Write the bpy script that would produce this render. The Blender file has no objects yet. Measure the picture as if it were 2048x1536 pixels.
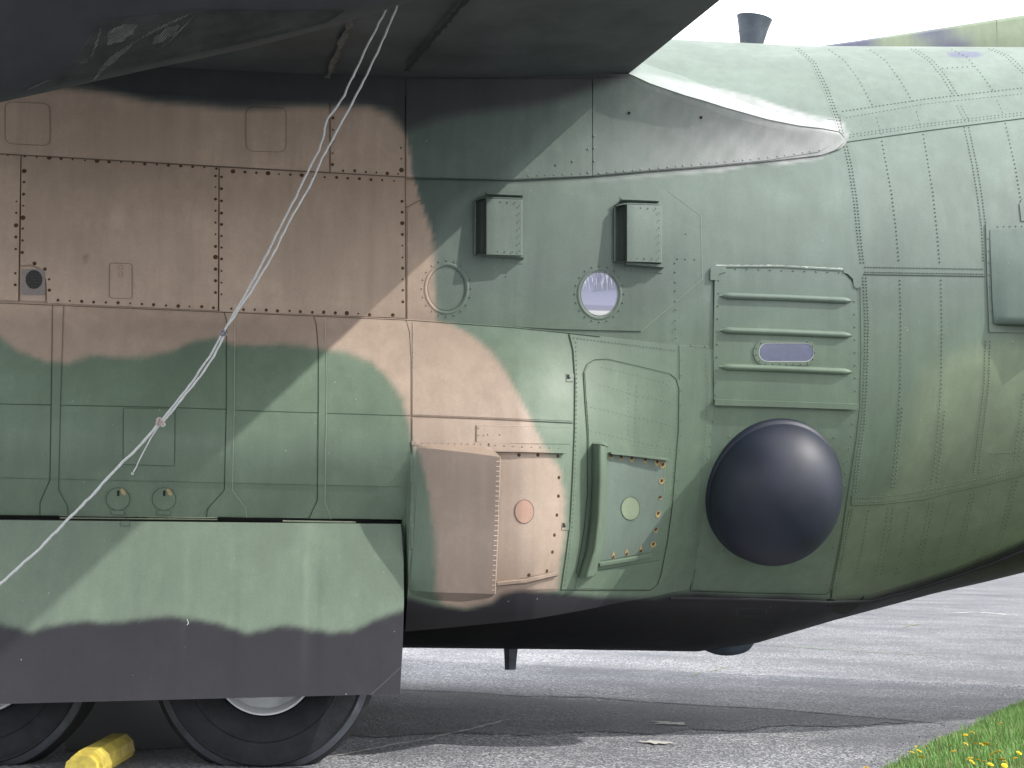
import bpy, math, random
import numpy as np
from mathutils import Vector, Matrix
from mathutils.geometry import delaunay_2d_cdt
from math import sin, cos, tan, radians, pi
random.seed(7); np.random.seed(7)
sc = bpy.context.scene
COL = sc.collection

# ------------------------------------------------------------------ camera
FPX, PSI, HOR, RHO = 3300.0, radians(7), 1050.0, .020
CAM = np.array([.25, -11.8, 1.42])
pt = math.atan((HOR-768)/FPX)
R0 = np.array([cos(PSI), -sin(PSI), 0.]); FW = np.array([sin(PSI)*cos(pt), cos(PSI)*cos(pt), sin(pt)])
U0 = np.cross(R0, FW)
RT = R0*cos(RHO)+U0*sin(RHO); UP = -R0*sin(RHO)+U0*cos(RHO)
cd = bpy.data.cameras.new('camera'); cam = bpy.data.objects.new('camera', cd); COL.objects.link(cam)
cd.sensor_width = 36; cd.lens = FPX/2048*36; cd.clip_start = .1; cd.clip_end = 5000
cam.matrix_world = Matrix(((RT[0], UP[0], -FW[0], CAM[0]), (RT[1], UP[1], -FW[1], CAM[1]), (RT[2], UP[2], -FW[2], CAM[2]), (0, 0, 0, 1)))
sc.camera = cam
sc.render.resolution_x = 1024; sc.render.resolution_y = 768

# ------------------------------------------------------------------ light
SUN = np.array([1.0, -.42, .93]); SUN /= np.linalg.norm(SUN)
elev = math.asin(SUN[2]); azim = math.atan2(SUN[0], SUN[1])
w = bpy.data.worlds.new('World'); sc.world = w; w.use_nodes = True
nt = w.node_tree; nt.nodes.clear()
sky = nt.nodes.new('ShaderNodeTexSky'); sky.sky_type = 'NISHITA'; sky.sun_disc = False
sky.sun_elevation = elev; sky.sun_rotation = azim; sky.dust_density = 3.0; sky.air_density = 1.0; sky.ozone_density = 1.0
bg = nt.nodes.new('ShaderNodeBackground'); bg.inputs['Strength'].default_value = .15
# thin bright cloud veil over the whole sky
mixn = nt.nodes.new('ShaderNodeMixRGB'); mixn.inputs[2].default_value = (13.2, 13.4, 13.8, 1)
tc = nt.nodes.new('ShaderNodeTexCoord'); cn = nt.nodes.new('ShaderNodeTexNoise'); cn.inputs['Scale'].default_value = 2.2; cn.inputs['Detail'].default_value = 6
cr = nt.nodes.new('ShaderNodeMapRange'); cr.inputs[1].default_value = .35; cr.inputs[2].default_value = .6; cr.inputs[3].default_value = .55; cr.inputs[4].default_value = .95
out = nt.nodes.new('ShaderNodeOutputWorld')
nt.links.new(tc.outputs['Generated'], cn.inputs['Vector']); nt.links.new(cn.outputs['Fac'], cr.inputs[0]); nt.links.new(cr.outputs[0], mixn.inputs[0])
nt.links.new(sky.outputs[0], mixn.inputs[1]); nt.links.new(mixn.outputs[0], bg.inputs[0]); nt.links.new(bg.outputs[0], out.inputs[0])
sd = bpy.data.lights.new('sun', 'SUN'); sd.energy = 3.1; sd.angle = radians(.6); sd.color = (1, .96, .90)
so = bpy.data.objects.new('sun', sd); COL.objects.link(so)
so.rotation_euler = Vector(-SUN).to_track_quat('-Z', 'Y').to_euler()
sc.view_settings.view_transform = 'Standard'; sc.view_settings.look = 'None'; sc.view_settings.gamma = 1
sc.view_settings.exposure = .48; sc.view_settings.use_curve_mapping = False
sc.render.engine = 'CYCLES'

GZ = .07     # ground level

# ------------------------------------------------------------------ projection helpers
def proj(P):
    d = np.asarray(P, float)-CAM; D = d@FW
    D = np.where(D < .1, .1, D)
    return np.stack([1024+FPX*(d@RT)/D, 768-FPX*(d@UP)/D], -1)
def rays(q):
    q = np.atleast_2d(np.asarray(q, float))
    d = FW[None]+((q[:, 0]-1024)/FPX)[:, None]*RT+((768-q[:, 1])/FPX)[:, None]*UP
    return d
def at_y(px, py, y):
    d = rays([[px, py]])[0]; t = (y-CAM[1])/d[1]; return CAM+d*t
def at_z(px, py, z):
    d = rays([[px, py]])[0]; t = (z-CAM[2])/d[2]; return CAM+d*t

# ------------------------------------------------------------------ body surfaces as side elevations: y = -Y(x,z)
ZT = 4.885
BX = [-20, 2.15, 3.01, 3.41, 3.96, 4.7, 5.08, 5.46, 8.0, 11.0]; BZ = [.55, .55, .545, .605, .768, .968, 1.055, 1.15, 2.2, 3.9]
TX = [-20, 2.75, 3.7, 5.4, 8, 11.]; TZV = [4.94, 4.95, 4.957, 5.045, 5.1, 5.0]
def fus_par(x):
    zb = np.interp(x, BX, BZ); zt = np.interp(x, TX, TZV)
    W = np.interp(x, [3.6, 5.5, 8, 11], [2.16, 2.05, 1.45, .5])
    return zb, zt, W
def YF(x, z):
    zb, zt, W = fus_par(x)
    # widest point stays above the middle as the belly rises
    zm = zt-2.16*np.clip((zt-zb)/4.32, .25, 1)**.8
    H = np.where(z > zm, zt-zm, zm-zb)
    e = np.where(z > zm, 2.0, 2.25)
    s = np.clip(np.abs(z-zm)/H, 0, 1.3)
    v = 1-s**e
    return np.where(v > 0, W*np.sign(v)*np.abs(v)**(1/e), -2*np.abs(v))
def hit(q, Y, h=0., n=90, y0=-3.35):
    """first point where the sight ray meets y=-(Y+h)"""
    q = np.atleast_2d(np.asarray(q, float)); d = rays(q); h = np.broadcast_to(np.asarray(h, float), (len(q),))
    ys = np.linspace(y0, .3 if y0 > -4 else y0+2, n)
    lo = np.full(len(q), np.nan); prev = None; best = np.full(len(q), 1e9); bt = np.zeros(len(q))
    g0 = None; found = np.zeros(len(q), bool); tlo = np.zeros(len(q)); thi = np.zeros(len(q)); tprev = None
    for y in ys:
        t = (y-CAM[1])/d[:, 1]; P = CAM+d*t[:, None]
        g = P[:, 1]+Y(P[:, 0], P[:, 2])+h
        b = np.abs(g) < best; best = np.where(b, np.abs(g), best); bt = np.where(b, t, bt)
        if g0 is not None:
            c = (~found) & (g0 < 0) & (g >= 0)
            tlo = np.where(c, tprev, tlo); thi = np.where(c, t, thi); found |= c
        g0 = g; tprev = t
    for _ in range(22):
        tm = (tlo+thi)/2; P = CAM+d*tm[:, None]; g = P[:, 1]+Y(P[:, 0], P[:, 2])+h
        thi = np.where(g >= 0, tm, thi); tlo = np.where(g < 0, tm, tlo)
    t = np.where(found, thi, bt)
    return CAM+d*t[:, None]
def curve_on(pts, Y, h=0.):
    P = hit(pts, Y, h); o = np.argsort(P[:, 0]); return P[o, 0], P[o, 2]

# wing-to-body fairing wall
wl_x, wl_z = curve_on([(-400, 285), (-60, 303), (0, 308), (437, 334), (812, 355), (1024, 361), (1184, 353), (1300, 343), (1420, 334), (1536, 323), (1640, 311), (1680, 298), (1692, 286)], YF)
def YWbase(x): return YF(x, np.interp(x, wl_x, wl_z))+.012
ln_x, _lz = curve_on([(940, 250), (1060, 250), (1258, 200), (1400, 230), (1540, 250), (1690, 285)], lambda x, z: YWbase(x))
def lean(x): return np.interp(x, ln_x, [0, .05, .15, .12, .05, 0])
def _plane(x, z): return YWbase(x)+lean(x)
cr_x, cr_z = curve_on([(1258, 147), (1300, 166), (1370, 190), (1450, 214), (1535, 238), (1600, 251), (1650, 257), (1680, 263), (1692, 280)], _plane)
ZR = float(cr_z[0])                       # level of the wing underside at the root
cr_x = np.concatenate([[-12.], cr_x]); cr_z = np.concatenate([[ZR], cr_z])
XEND = float(wl_x[-1])
def YW(x, z):
    zc = np.interp(x, cr_x, cr_z)
    zl = np.interp(x, wl_x, wl_z); wall = YWbase(x)+lean(x)*np.clip((z-zl)/np.maximum(zc-zl, .02), 0, 1)**2.6
    sh = wall-np.clip(z-zc, 0, 9)*1.9
    return np.where(z > zc, sh, wall)

# landing-gear fairing (sponson)
st_x, st_z = curve_on([(-300, 588), (0, 604), (437, 622), (812, 638), (1024, 653), (1120, 663), (1200, 672), (1300, 683), (1425, 698)], lambda x, z: np.full_like(x, 2.17))
XSE = float(hit([(1424, 900)], YF)[0, 0])  # where the fairing dies into the hull
X805 = float(at_y(806, 1100, -2.60)[0])
def Yo(x): return np.interp(x, [-9, 1.0, 1.45, 1.8, 2.15, XSE], [2.60, 2.60, 2.55, 2.44, 2.29, 2.185])
sb_x, sb_z = curve_on([(700, 1268), (810, 1264), (900, 1256), (1023, 1244), (1200, 1222), (1340, 1201), (1425, 1185)], lambda x, z: Yo(x)-.12)
XTK = float(at_y(821, 960, -2.58)[0]); ZTK = float(at_y(821, 880, -2.6)[2]); ZTB = float(at_y(821, 1046, -2.5)[2])
def YS(x, z):
    zt = np.interp(x, st_x, st_z); zb = np.interp(x, sb_x, sb_z)
    t = (zt-z)/(zt-zb)
    yi = YF(x, zt)+.015; yo = Yo(x)
    g = np.where(t < .5, np.sin(pi/2*np.clip(t/.5, -.2, 1)), 1.)
    lo = np.clip((t-.72)/.28, 0, 1.3)
    Y = yi+(yo-yi)*g-.16*lo**2.2
    Y = Y-.13*np.clip((ZTK-z)/(ZTK-ZTB), 0, 1.1)**1.4*(x < XTK)
    w_ = np.clip((x-1.55)/(XSE-1.55), 0, 1)**1.3
    Y = np.maximum(Y, 0)*(1-w_)+(YF(x, z)+.004)*w_
    return np.where(x > XSE+.01, YF(x, z), Y)
# gear door: hangs from the fairing, bottom swung outward
dz_x, dz_z = curve_on([(-300, 1032), (0, 1037), (800, 1048)], lambda x, z: np.full_like(x, 2.50))
RIDX = [float(at_y(a, 1200, -2.6)[0]) for a in (100, 190, 275, 372, 474, 612, 640)]
def YD(x, z):
    t = np.interp(x, dz_x, dz_z)-z
    rid = sum(a*np.tanh((x-x0_)/.012)*np.clip(1.1-np.abs(t-.42)/.55, 0, 1) for x0_, a in zip(RIDX, (.0018, -.0016, .0022, -.002, .0026, -.0030, .0022)))
    return 2.505+.26*t+.03*np.sin(np.clip(t, 0, 1.2)*2.4)+rid

# ------------------------------------------------------------------ paint
GREEN = np.array([.124, .164, .140]); DGREEN = np.array([.085, .116, .100]); TAN = np.array([.345, .268, .214]); TAN2 = np.array([.405, .312, .240])
LGREEN = np.array([.142, .188, .140]); BLACK = np.array([.042, .042, .050]); BELLY = np.array([.019, .018, .024])
GREYP = np.array([.35, .355, .35]); OLIVE = np.array([.158, .198, .128]); CHAR = np.array([.036, .040, .040])
def sdist(q, poly):
    poly = np.asarray(poly, float); n = len(poly); res = np.full(len(q), 1e9); ins = np.zeros(len(q), bool)
    for i in range(n):
        a = poly[i]; b = poly[(i+1) % n]; ab = b-a; L = ab@ab+1e-9
        pa = q-a; t = np.clip(pa@ab/L, 0, 1); d = np.hypot(*(pa-t[:, None]*ab).T)
        res = np.minimum(res, d)
        if a[1] != b[1]:
            c = ((a[1] > q[:, 1]) != (b[1] > q[:, 1])) & (q[:, 0] < (b[0]-a[0])*(q[:, 1]-a[1])/(b[1]-a[1])+a[0])
            ins ^= c
    return np.where(ins, res, -res)
def smooth(pts, k=6):
    p = np.asarray(pts, float); n = len(p); o = []
    for i in range(n):
        p0, p1, p2, p3 = p[(i-1) % n], p[i], p[(i+1) % n], p[(i+2) % n]
        for j in range(k):
            t = j/k; o.append(.5*((2*p1)+(-p0+p2)*t+(2*p0-5*p1+4*p2-p3)*t*t+(-p0+3*p1-3*p2+p3)*t**3))
    return np.array(o)
Z_TAN = [(-400, 150), (100, 172), (180, 178), (240, 190), (300, 202), (400, 211), (480, 217), (560, 212), (640, 211), (740, 214), (778, 226), (802, 250), (814, 275), (820, 330), (840, 400), (866, 470), (869, 540), (871, 600), (874, 640), (905, 651), (945, 672), (985, 708), (1012, 745), (1040, 795), (1065, 845), (1085, 890), (1105, 915), (1122, 945), (1129, 1000), (1129, 1060), (1122, 1120), (1114, 1180), (1060, 1188), (1000, 1195), (975, 1210), (930, 1219), (890, 1212), (872, 1185), (872, 1120), (866, 1050), (857, 985), (848, 940), (838, 905), (824, 888), (818, 850), (805, 800), (780, 760), (740, 722), (690, 704), (640, 697), (560, 687), (520, 691), (470, 690), (430, 675), (390, 682), (340, 702), (290, 712), (250, 715), (180, 710), (140, 727), (90, 722), (40, 704), (0, 672), (-120, 600), (-400, 600)]
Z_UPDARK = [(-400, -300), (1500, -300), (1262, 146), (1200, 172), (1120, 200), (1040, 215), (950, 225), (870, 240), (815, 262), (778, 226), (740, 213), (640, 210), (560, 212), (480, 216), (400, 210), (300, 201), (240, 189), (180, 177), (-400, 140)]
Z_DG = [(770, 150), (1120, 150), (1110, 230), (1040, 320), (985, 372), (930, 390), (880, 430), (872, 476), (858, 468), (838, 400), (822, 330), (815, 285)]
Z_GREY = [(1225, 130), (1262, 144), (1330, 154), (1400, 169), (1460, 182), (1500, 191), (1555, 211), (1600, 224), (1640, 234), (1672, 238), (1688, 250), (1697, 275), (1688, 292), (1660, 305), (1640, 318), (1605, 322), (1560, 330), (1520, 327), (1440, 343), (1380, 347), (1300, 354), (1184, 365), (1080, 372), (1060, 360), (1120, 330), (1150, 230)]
Z_OLIVE = [(2100, 670), (1975, 690), (1905, 712), (1850, 745), (1832, 800), (1812, 880), (1790, 960), (1745, 1000), (1690, 1020), (1650, 1210), (1800, 1210), (2200, 1100)]
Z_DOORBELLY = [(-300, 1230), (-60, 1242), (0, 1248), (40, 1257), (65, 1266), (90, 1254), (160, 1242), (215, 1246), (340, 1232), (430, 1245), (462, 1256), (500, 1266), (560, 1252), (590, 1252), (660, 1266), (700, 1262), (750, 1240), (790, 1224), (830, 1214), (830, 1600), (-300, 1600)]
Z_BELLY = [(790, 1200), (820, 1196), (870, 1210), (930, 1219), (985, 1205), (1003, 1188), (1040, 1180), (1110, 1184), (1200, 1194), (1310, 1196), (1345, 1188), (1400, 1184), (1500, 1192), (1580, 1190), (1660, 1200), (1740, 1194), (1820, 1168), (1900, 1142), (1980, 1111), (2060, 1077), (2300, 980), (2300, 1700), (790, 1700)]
Z_SMUDGE = [(1895, 106), (1925, 103), (1955, 104), (1968, 110), (1950, 115), (1915, 115), (1897, 112)]
ZT_ = [np.array(z, float) for z in (Z_TAN,)][0]
def wob(q, s, seed):
    return (np.sin(q[:, 0]/s+seed)*np.cos(q[:, 1]/(s*.8)+seed*1.7)+.5*np.sin(q[:, 0]/(s*.37)+q[:, 1]/(s*.5)+seed*3))/1.5
def paint(P, kind='body'):
    q = proj(P); n = len(q)
    def w8(poly, soft, bias=0):
        d = sdist(q, poly)+bias; return np.clip(.5+d/soft, 0, 1)[:, None]**1
    lowg = np.clip((q[:, 1]-560)/160, 0, 1)[:, None]; c = GREEN*(1-lowg)+GREEN*np.array([.97, 1.02, .86])*lowg
    if kind == 'door':
        c = np.tile(LGREEN, (n, 1)); c = c*(1+.05*wob(q, 60, 2))[:, None]
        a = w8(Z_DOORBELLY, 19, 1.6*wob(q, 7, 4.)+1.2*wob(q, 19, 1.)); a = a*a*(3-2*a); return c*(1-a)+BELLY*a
    c = c*(1+.07*wob(q, 90, 1))[:, None]
    da = np.clip((q[:, 0]-1715)/30, 0, 1)*np.clip((q[:, 1]-250)/150, 0, 1)*.14; c = c*(1-da)[:, None]
    a = w8(Z_OLIVE, 46)*.8; c = c*(1-a)+OLIVE*a
    # aft hull colour gets paler towards the roof line
    a = np.clip((330-q[:, 1])/260, 0, 1)[:, None]*(q[:, 0] > 1240)[:, None]; c = c*(1-.30*a)+np.array([.23, .27, .22])*.30*a
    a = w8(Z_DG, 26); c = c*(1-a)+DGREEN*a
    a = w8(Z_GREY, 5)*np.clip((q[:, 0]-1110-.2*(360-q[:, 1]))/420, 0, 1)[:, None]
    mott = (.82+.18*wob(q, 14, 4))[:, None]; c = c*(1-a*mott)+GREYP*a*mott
    hard = (q[:, 0] > 812) & (q[:, 1] > 275) & (q[:, 1] < 480)
    dt = sdist(q, ZT_)+1.6*wob(q, 6, 2.)+1.4*wob(q, 17, 7.); sf = 17+7*wob(q, 60, 3.); a = np.clip(.5+dt/np.where(hard, 4, sf), 0, 1)[:, None]; a = a*a*(3-2*a)
    tu = np.clip((650-q[:, 1])/40, 0, 1)[:, None]; c = c*(1-a)+(TAN*(1-tu)+TAN2*tu)*a*(1+.03*wob(q, 80, 5))[:, None]
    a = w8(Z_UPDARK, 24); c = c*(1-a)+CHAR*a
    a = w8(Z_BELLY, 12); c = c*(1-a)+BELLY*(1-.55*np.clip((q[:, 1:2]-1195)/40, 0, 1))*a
    a = w8(Z_SMUDGE, 5); c = c*(1-a)+np.array([.10, .115, .17])*a
    for (x, y, r, k) in SMUDGES:
        d = np.hypot((q[:, 0]-x), (q[:, 1]-y)); a = np.clip((r-d)/(.8*r), 0, 1)[:, None]*k; c = c*(1-a)+np.array([.06, .05, .045])*a
    return np.clip(c, .01, .9)
SMUDGES = [(171, 517, 10, .55)]

# ------------------------------------------------------------------ materials
def mat(name, base=None, rough=.5, metal=0., attr=False, noise=(.0, 8.), bump=(.0, 60.), spec=.5, fac2=None):
    m = bpy.data.materials.new(name); m.use_nodes = True; t = m.node_tree; b = t.nodes['Principled BSDF']
    L = t.links.new; N = t.nodes.new
    b.inputs['Roughness'].default_value = rough; b.inputs['Metallic'].default_value = metal; b.inputs['Specular IOR Level'].default_value = spec
    if attr: a = N('ShaderNodeAttribute'); a.attribute_name = 'paint'; src = a.outputs['Color']
    else: r = N('ShaderNodeRGB'); r.outputs[0].default_value = (*base, 1); src = r.outputs[0]
    co = N('ShaderNodeTexCoord').outputs['Object']
    if noise[0]:
        n = N('ShaderNodeTexNoise'); n.inputs['Scale'].default_value = noise[1]; n.inputs['Detail'].default_value = 8; n.inputs['Roughness'].default_value = .65
        mr = N('ShaderNodeMapRange'); mr.inputs[1].default_value = .25; mr.inputs[2].default_value = .75; mr.inputs[3].default_value = 1-noise[0]; mr.inputs[4].default_value = 1+noise[0]
        mx = N('ShaderNodeVectorMath'); mx.operation = 'SCALE'
        L(co, n.inputs['Vector']); L(n.outputs['Fac'], mr.inputs[0]); L(src, mx.inputs[0]); L(mr.outputs[0], mx.inputs['Scale']); src = mx.outputs[0]
    L(src, b.inputs['Base Color'])
    if bump[0]:
        n = N('ShaderNodeTexNoise'); n.inputs['Scale'].default_value = bump[1]; n.inputs['Detail'].default_value = 4
        bp = N('ShaderNodeBump'); bp.inputs['Strength'].default_value = 1; bp.inputs['Distance'].default_value = bump[0]
        L(co, n.inputs['Vector']); L(n.outputs['Fac'], bp.inputs['Height']); L(bp.outputs[0], b.inputs['Normal'])
    return m
def paint_material(name, rough=.52, dents=.0065, grime=.35):
    m = bpy.data.materials.new(name); m.use_nodes = True; t = m.node_tree; b = t.nodes['Principled BSDF']; L = t.links.new; N = t.nodes.new
    a = N('ShaderNodeAttribute'); a.attribute_name = 'paint'; co = N('ShaderNodeTexCoord').outputs['Object']
    def noise(scale, det=6, vec=co, rgh=.6):
        n = N('ShaderNodeTexNoise'); n.inputs['Scale'].default_value = scale; n.inputs['Detail'].default_value = det; n.inputs['Roughness'].default_value = rgh; L(vec, n.inputs['Vector']); return n.outputs['Fac']
    def rng(x, a0, a1, b0, b1):
        r = N('ShaderNodeMapRange'); [setattr(r.inputs[i+1], 'default_value', v) for i, v in enumerate((a0, a1, b0, b1))]; L(x, r.inputs[0]); return r.outputs[0]
    def scale(v, f):
        s = N('ShaderNodeVectorMath'); s.operation = 'SCALE'; L(v, s.inputs[0]); L(f, s.inputs['Scale']); return s.outputs[0]
    def mul(x, y):
        s = N('ShaderNodeMath'); s.operation = 'MULTIPLY'; L(x, s.inputs[0]); L(y, s.inputs[1]); return s.outputs[0]
    mp = N('ShaderNodeMapping'); mp.inputs['Scale'].default_value = (9, 9, .7); L(co, mp.inputs['Vector'])
    f = mul(mul(rng(noise(1.3, 5), .3, .7, .90, 1.10), rng(noise(90, 3, rgh=.7), .3, .7, .94, 1.06)), rng(noise(1.6, 6, mp.outputs[0]), .3, .75, .90, 1.06))
    col = scale(a.outputs['Color'], f)
    # chalky bleaching in patches
    bleached = scale(col, rng(noise(3.1, 9, rgh=.7), .48, .80, .98, 1.22))
    # pin-head chips
    vo = N('ShaderNodeTexVoronoi'); vo.inputs['Scale'].default_value = 14; L(co, vo.inputs['Vector'])
    ch = mul(rng(vo.outputs['Distance'], .035, .055, .7, 0.), rng(noise(1.9, 2), .5, .6, 0., 1.))
    m2 = N('ShaderNodeMixRGB'); m2.inputs[2].default_value = (.45, .47, .45, 1); L(ch, m2.inputs[0]); L(bleached, m2.inputs[1])
    L(m2.outputs[0], b.inputs['Base Color'])
    L(rng(noise(2.2, 6), .3, .7, rough-.07, rough+.12), b.inputs['Roughness'])
    b.inputs['Specular IOR Level'].default_value = .42
    b1 = N('ShaderNodeBump'); b1.inputs['Distance'].default_value = dents; L(noise(2.4, 2), b1.inputs['Height'])
    b2 = N('ShaderNodeBump'); b2.inputs['Distance'].default_value = .0006; L(noise(160, 3), b2.inputs['Height']); L(b1.outputs[0], b2.inputs['Normal']); L(b2.outputs[0], b.inputs['Normal'])
    return m
M = {}
M['paint'] = paint_material('camouflage_paint')
M['grime'] = mat('seam_grime', attr=True, rough=.9, spec=.1)
M['rust'] = mat('rusty_steel', (.080, .042, .024), .9, noise=(.5, 120.), bump=(.001, 200.), spec=.2)
M['stain'] = mat('rust_stain', (.33, .26, .13), .85, noise=(.3, 60.), spec=.1)
M['screw'] = mat('painted_screw', (.085, .10, .075), .5, noise=(.3, 40.))
M['rubber'] = mat('tyre_rubber', (.012, .013, .016), .7, noise=(.6, 9.), bump=(.002, 60.), spec=.3)
M['shoulder'] = mat('worn_rubber_shoulder', (.050, .056, .068), .6, noise=(.6, 7.))
M['rim'] = mat('wheel_rim_paint', (.62, .64, .66), .45, noise=(.15, 14.))
M['radome'] = mat('black_radome_paint', (.010, .014, .028), .54, noise=(.35, 5), bump=(.003, 4.), spec=.55)
M['dark'] = mat('dark_cavity', (.012, .012, .012), .9)
M['wingp'] = mat('wing_underside_paint', (.064, .072, .074), .6, noise=(.45, 2.5), bump=(.01, 2.))
M['nacp'] = mat('nacelle_underside_paint', (.021, .025, .029), .65, noise=(.5, 3.), bump=(.006, 4.))
M['mesh'] = mat('vent_grey', (.21, .19, .175), .6, noise=(.15, 50.))
M['rope'] = mat('rope_fibre', (.50, .52, .52), .9, noise=(.25, 150.), bump=(.002, 300.))
M['knot'] = mat('weathered_knot', (.40, .33, .30), .9, noise=(.3, 150.))
M['ring'] = mat('ring_steel', (.22, .23, .26), .4, .6)
M['bare'] = mat('bare_edge', (.42, .45, .40), .5, noise=(.25, 30.))
M['antenna'] = mat('antenna_paint', (.05, .065, .085), .5, noise=(.5, 9.))

def glass_mat():
    m = bpy.data.materials.new('crazed_acrylic'); m.use_nodes = True; t = m.node_tree; b = t.nodes['Principled BSDF']; L = t.links.new; N = t.nodes.new
    co = N('ShaderNodeTexCoord').outputs['Generated']; mp = N('ShaderNodeMapping'); mp.inputs['Scale'].default_value = (34, 1, 3); L(co, mp.inputs['Vector'])
    n = N('ShaderNodeTexNoise'); n.inputs['Scale'].default_value = 1; n.inputs['Detail'].default_value = 6; L(mp.outputs[0], n.inputs['Vector'])
    sx = N('ShaderNodeSeparateXYZ'); L(co, sx.inputs[0])
    r1 = N('ShaderNodeMapRange'); r1.inputs[1].default_value = .50; r1.inputs[2].default_value = .62; L(n.outputs['Fac'], r1.inputs[0])
    r2 = N('ShaderNodeMapRange'); r2.inputs[1].default_value = .55; r2.inputs[2].default_value = .80; L(sx.outputs['Z'], r2.inputs[0])
    mu = N('ShaderNodeMath'); mu.operation = 'MULTIPLY'; L(r1.outputs[0], mu.inputs[0]); L(r2.outputs[0], mu.inputs[1])
    ramp = N('ShaderNodeValToRGB'); e = ramp.color_ramp.elements; e[0].position = 0; e[0].color = (.42, .42, .42, 1); e[1].position = 1; e[1].color = (.16, .17, .30, 1)
    for p, c in ((.12, (.52, .52, .54)), (.15, (.17, .18, .26)), (.24, (.16, .17, .26)), (.27, (.24, .25, .37)), (.5, (.20, .215, .33)), (.68, (.13, .14, .24))):
        x = e.new(p); x.color = (*c, 1)
    L(sx.outputs['Z'], ramp.inputs[0])
    mx = N('ShaderNodeMixRGB'); mx.inputs[2].default_value = (.62, .64, .72, 1); L(mu.outputs[0], mx.inputs[0]); L(ramp.outputs[0], mx.inputs[1]); L(mx.outputs[0], b.inputs['Base Color'])
    b.inputs['Roughness'].default_value = .12; b.inputs['Coat Weight'].default_value = .6
    return m
M['glass'] = glass_mat()
M['pane'] = mat('hazy_pane', (.13, .14, .205), .15, noise=(.15, 20.))

# ------------------------------------------------------------------ object helpers
def link(o, parent=None):
    COL.objects.link(o)
    if parent is not None: o.parent = parent
    return o
def mesh_obj(name, V, F, m, parent=None, col=None, smoothf=True, sharp=None):
    me = bpy.data.meshes.new(name); me.from_pydata([tuple(v) for v in np.asarray(V, float)], [], [tuple(f) for f in F])
    me.materials.append(M[m] if isinstance(m, str) else m)
    if smoothf: me.polygons.foreach_set('use_smooth', [True]*len(me.polygons))
    if col is not None:
        a = me.attributes.new('paint', 'FLOAT_COLOR', 'POINT'); c = np.ones((len(V), 4)); c[:, :3] = col; a.data.foreach_set('color', c.ravel())
    me.update()
    if sharp: me.set_sharp_from_angle(angle=radians(sharp))
    return link(bpy.data.objects.new(name, me), parent)
def stuff(o): o['kind'] = 'stuff'; return o
def tag(o, label, cat, group=None):
    o['label'] = label; o['category'] = cat
    if group: o['group'] = group
    return o
def empty(name, loc=(0, 0, 0)):
    o = bpy.data.objects.new(name, None); o.location = loc; o.empty_display_size = .2; return link(o)
def grid_faces(nu, nv, closed=False, flip=False):
    F = []
    for i in range(nu-1):
        for j in range(nv-1 if not closed else nv):
            a = i*nv+j; b = i*nv+(j+1) % nv; c = (i+1)*nv+(j+1) % nv; d = (i+1)*nv+j
            F.append((a, d, c, b) if flip else (a, b, c, d))
    return F
def dens(p, step, closed=False):
    p = [np.asarray(a, float) for a in p]; o = []; n = len(p)
    for i in range(n if closed else n-1):
        a, b = p[i], p[(i+1) % n]; k = max(1, int(np.ceil(np.linalg.norm((b-a)[:2])/step)))
        for j in range(k): o.append(a+(b-a)*j/k)
    if not closed: o.append(p[-1])
    return np.array(o)
def rrect(x0, y0, x1, y1, r, skew=0, n=4):
    P = []
    for cx, cy, a0 in ((x1-r, y0+r, -90), (x1-r, y1-r, 0), (x0+r, y1-r, 90), (x0+r, y0+r, 180)):
        for k in range(n+1):
            a = radians(a0+90*k/n); P.append((cx+r*cos(a), cy+r*sin(a)+(cx+r*cos(a)-x0)*skew))
    return P
def ell(cx, cy, rx, ry, n=40): return [(cx+rx*cos(2*pi*k/n), cy+ry*sin(2*pi*k/n)) for k in range(n)]
def plate(name, poly, Y, h, parent, holes=(), step=8, th=.006, kind='body', m='paint', col=None):
    B = dens(poly, step, True); loops = [B]+[dens(hh, step, True) for hh in holes]
    x0, y0 = B.min(0); x1, y1 = B.max(0)
    gx, gy = np.meshgrid(np.arange(x0+step/2, x1, step), np.arange(y0+step/2, y1, step)); g = np.stack([gx.ravel(), gy.ravel()], -1)
    if len(g):
        k = sdist(g, B) > step*.45
        for L_ in loops[1:]: k &= sdist(g, L_) < -step*.45
        g = g[k]
    pts = np.concatenate(loops+[g]) if len(g) else np.concatenate(loops)
    E = []; o = 0
    for L_ in loops:
        n = len(L_); E += [(o+i, o+(i+1) % n) for i in range(n)]; o += n
    vs, es, fs, ov, oe, of = delaunay_2d_cdt([Vector(p) for p in pts], E, [], 0, 1e-4)
    q = np.array([tuple(v) for v in vs]); fs = np.array([tuple(f) for f in fs])
    c = q[fs].mean(1); e1 = q[fs[:, 1]]-q[fs[:, 0]]; e2 = q[fs[:, 2]]-q[fs[:, 0]]; k = (sdist(c, B) > 0) & (np.abs(e1[:, 0]*e2[:, 1]-e1[:, 1]*e2[:, 0]) > .035*step*step)
    for L_ in loops[1:]: k &= sdist(c, L_) < 0
    fs = fs[k]
    hh = h(q) if callable(h) else h
    P = hit(q, Y, hh)
    # orient towards the outside
    a, b2, c2 = P[fs[0, 0]], P[fs[0, 1]], P[fs[0, 2]]
    nrm = np.cross(b2-a, c2-a)
    if nrm@(CAM-a) < 0: fs = fs[:, ::-1]
    V = [P]; F = [tuple(f) for f in fs]; base = len(P)
    for L_ in loops:
        n = len(L_); PL = hit(L_, Y, h(L_) if callable(h) else h); PB = PL+np.array([0, th, 0])
        V += [PL, PB]
        for i in range(n): j = (i+1) % n; F.append((base+i, base+j, base+n+j, base+n+i))
        base += 2*n
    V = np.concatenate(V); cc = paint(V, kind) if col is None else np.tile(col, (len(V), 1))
    return mesh_obj(name, V, F, m, parent, cc)
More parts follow.
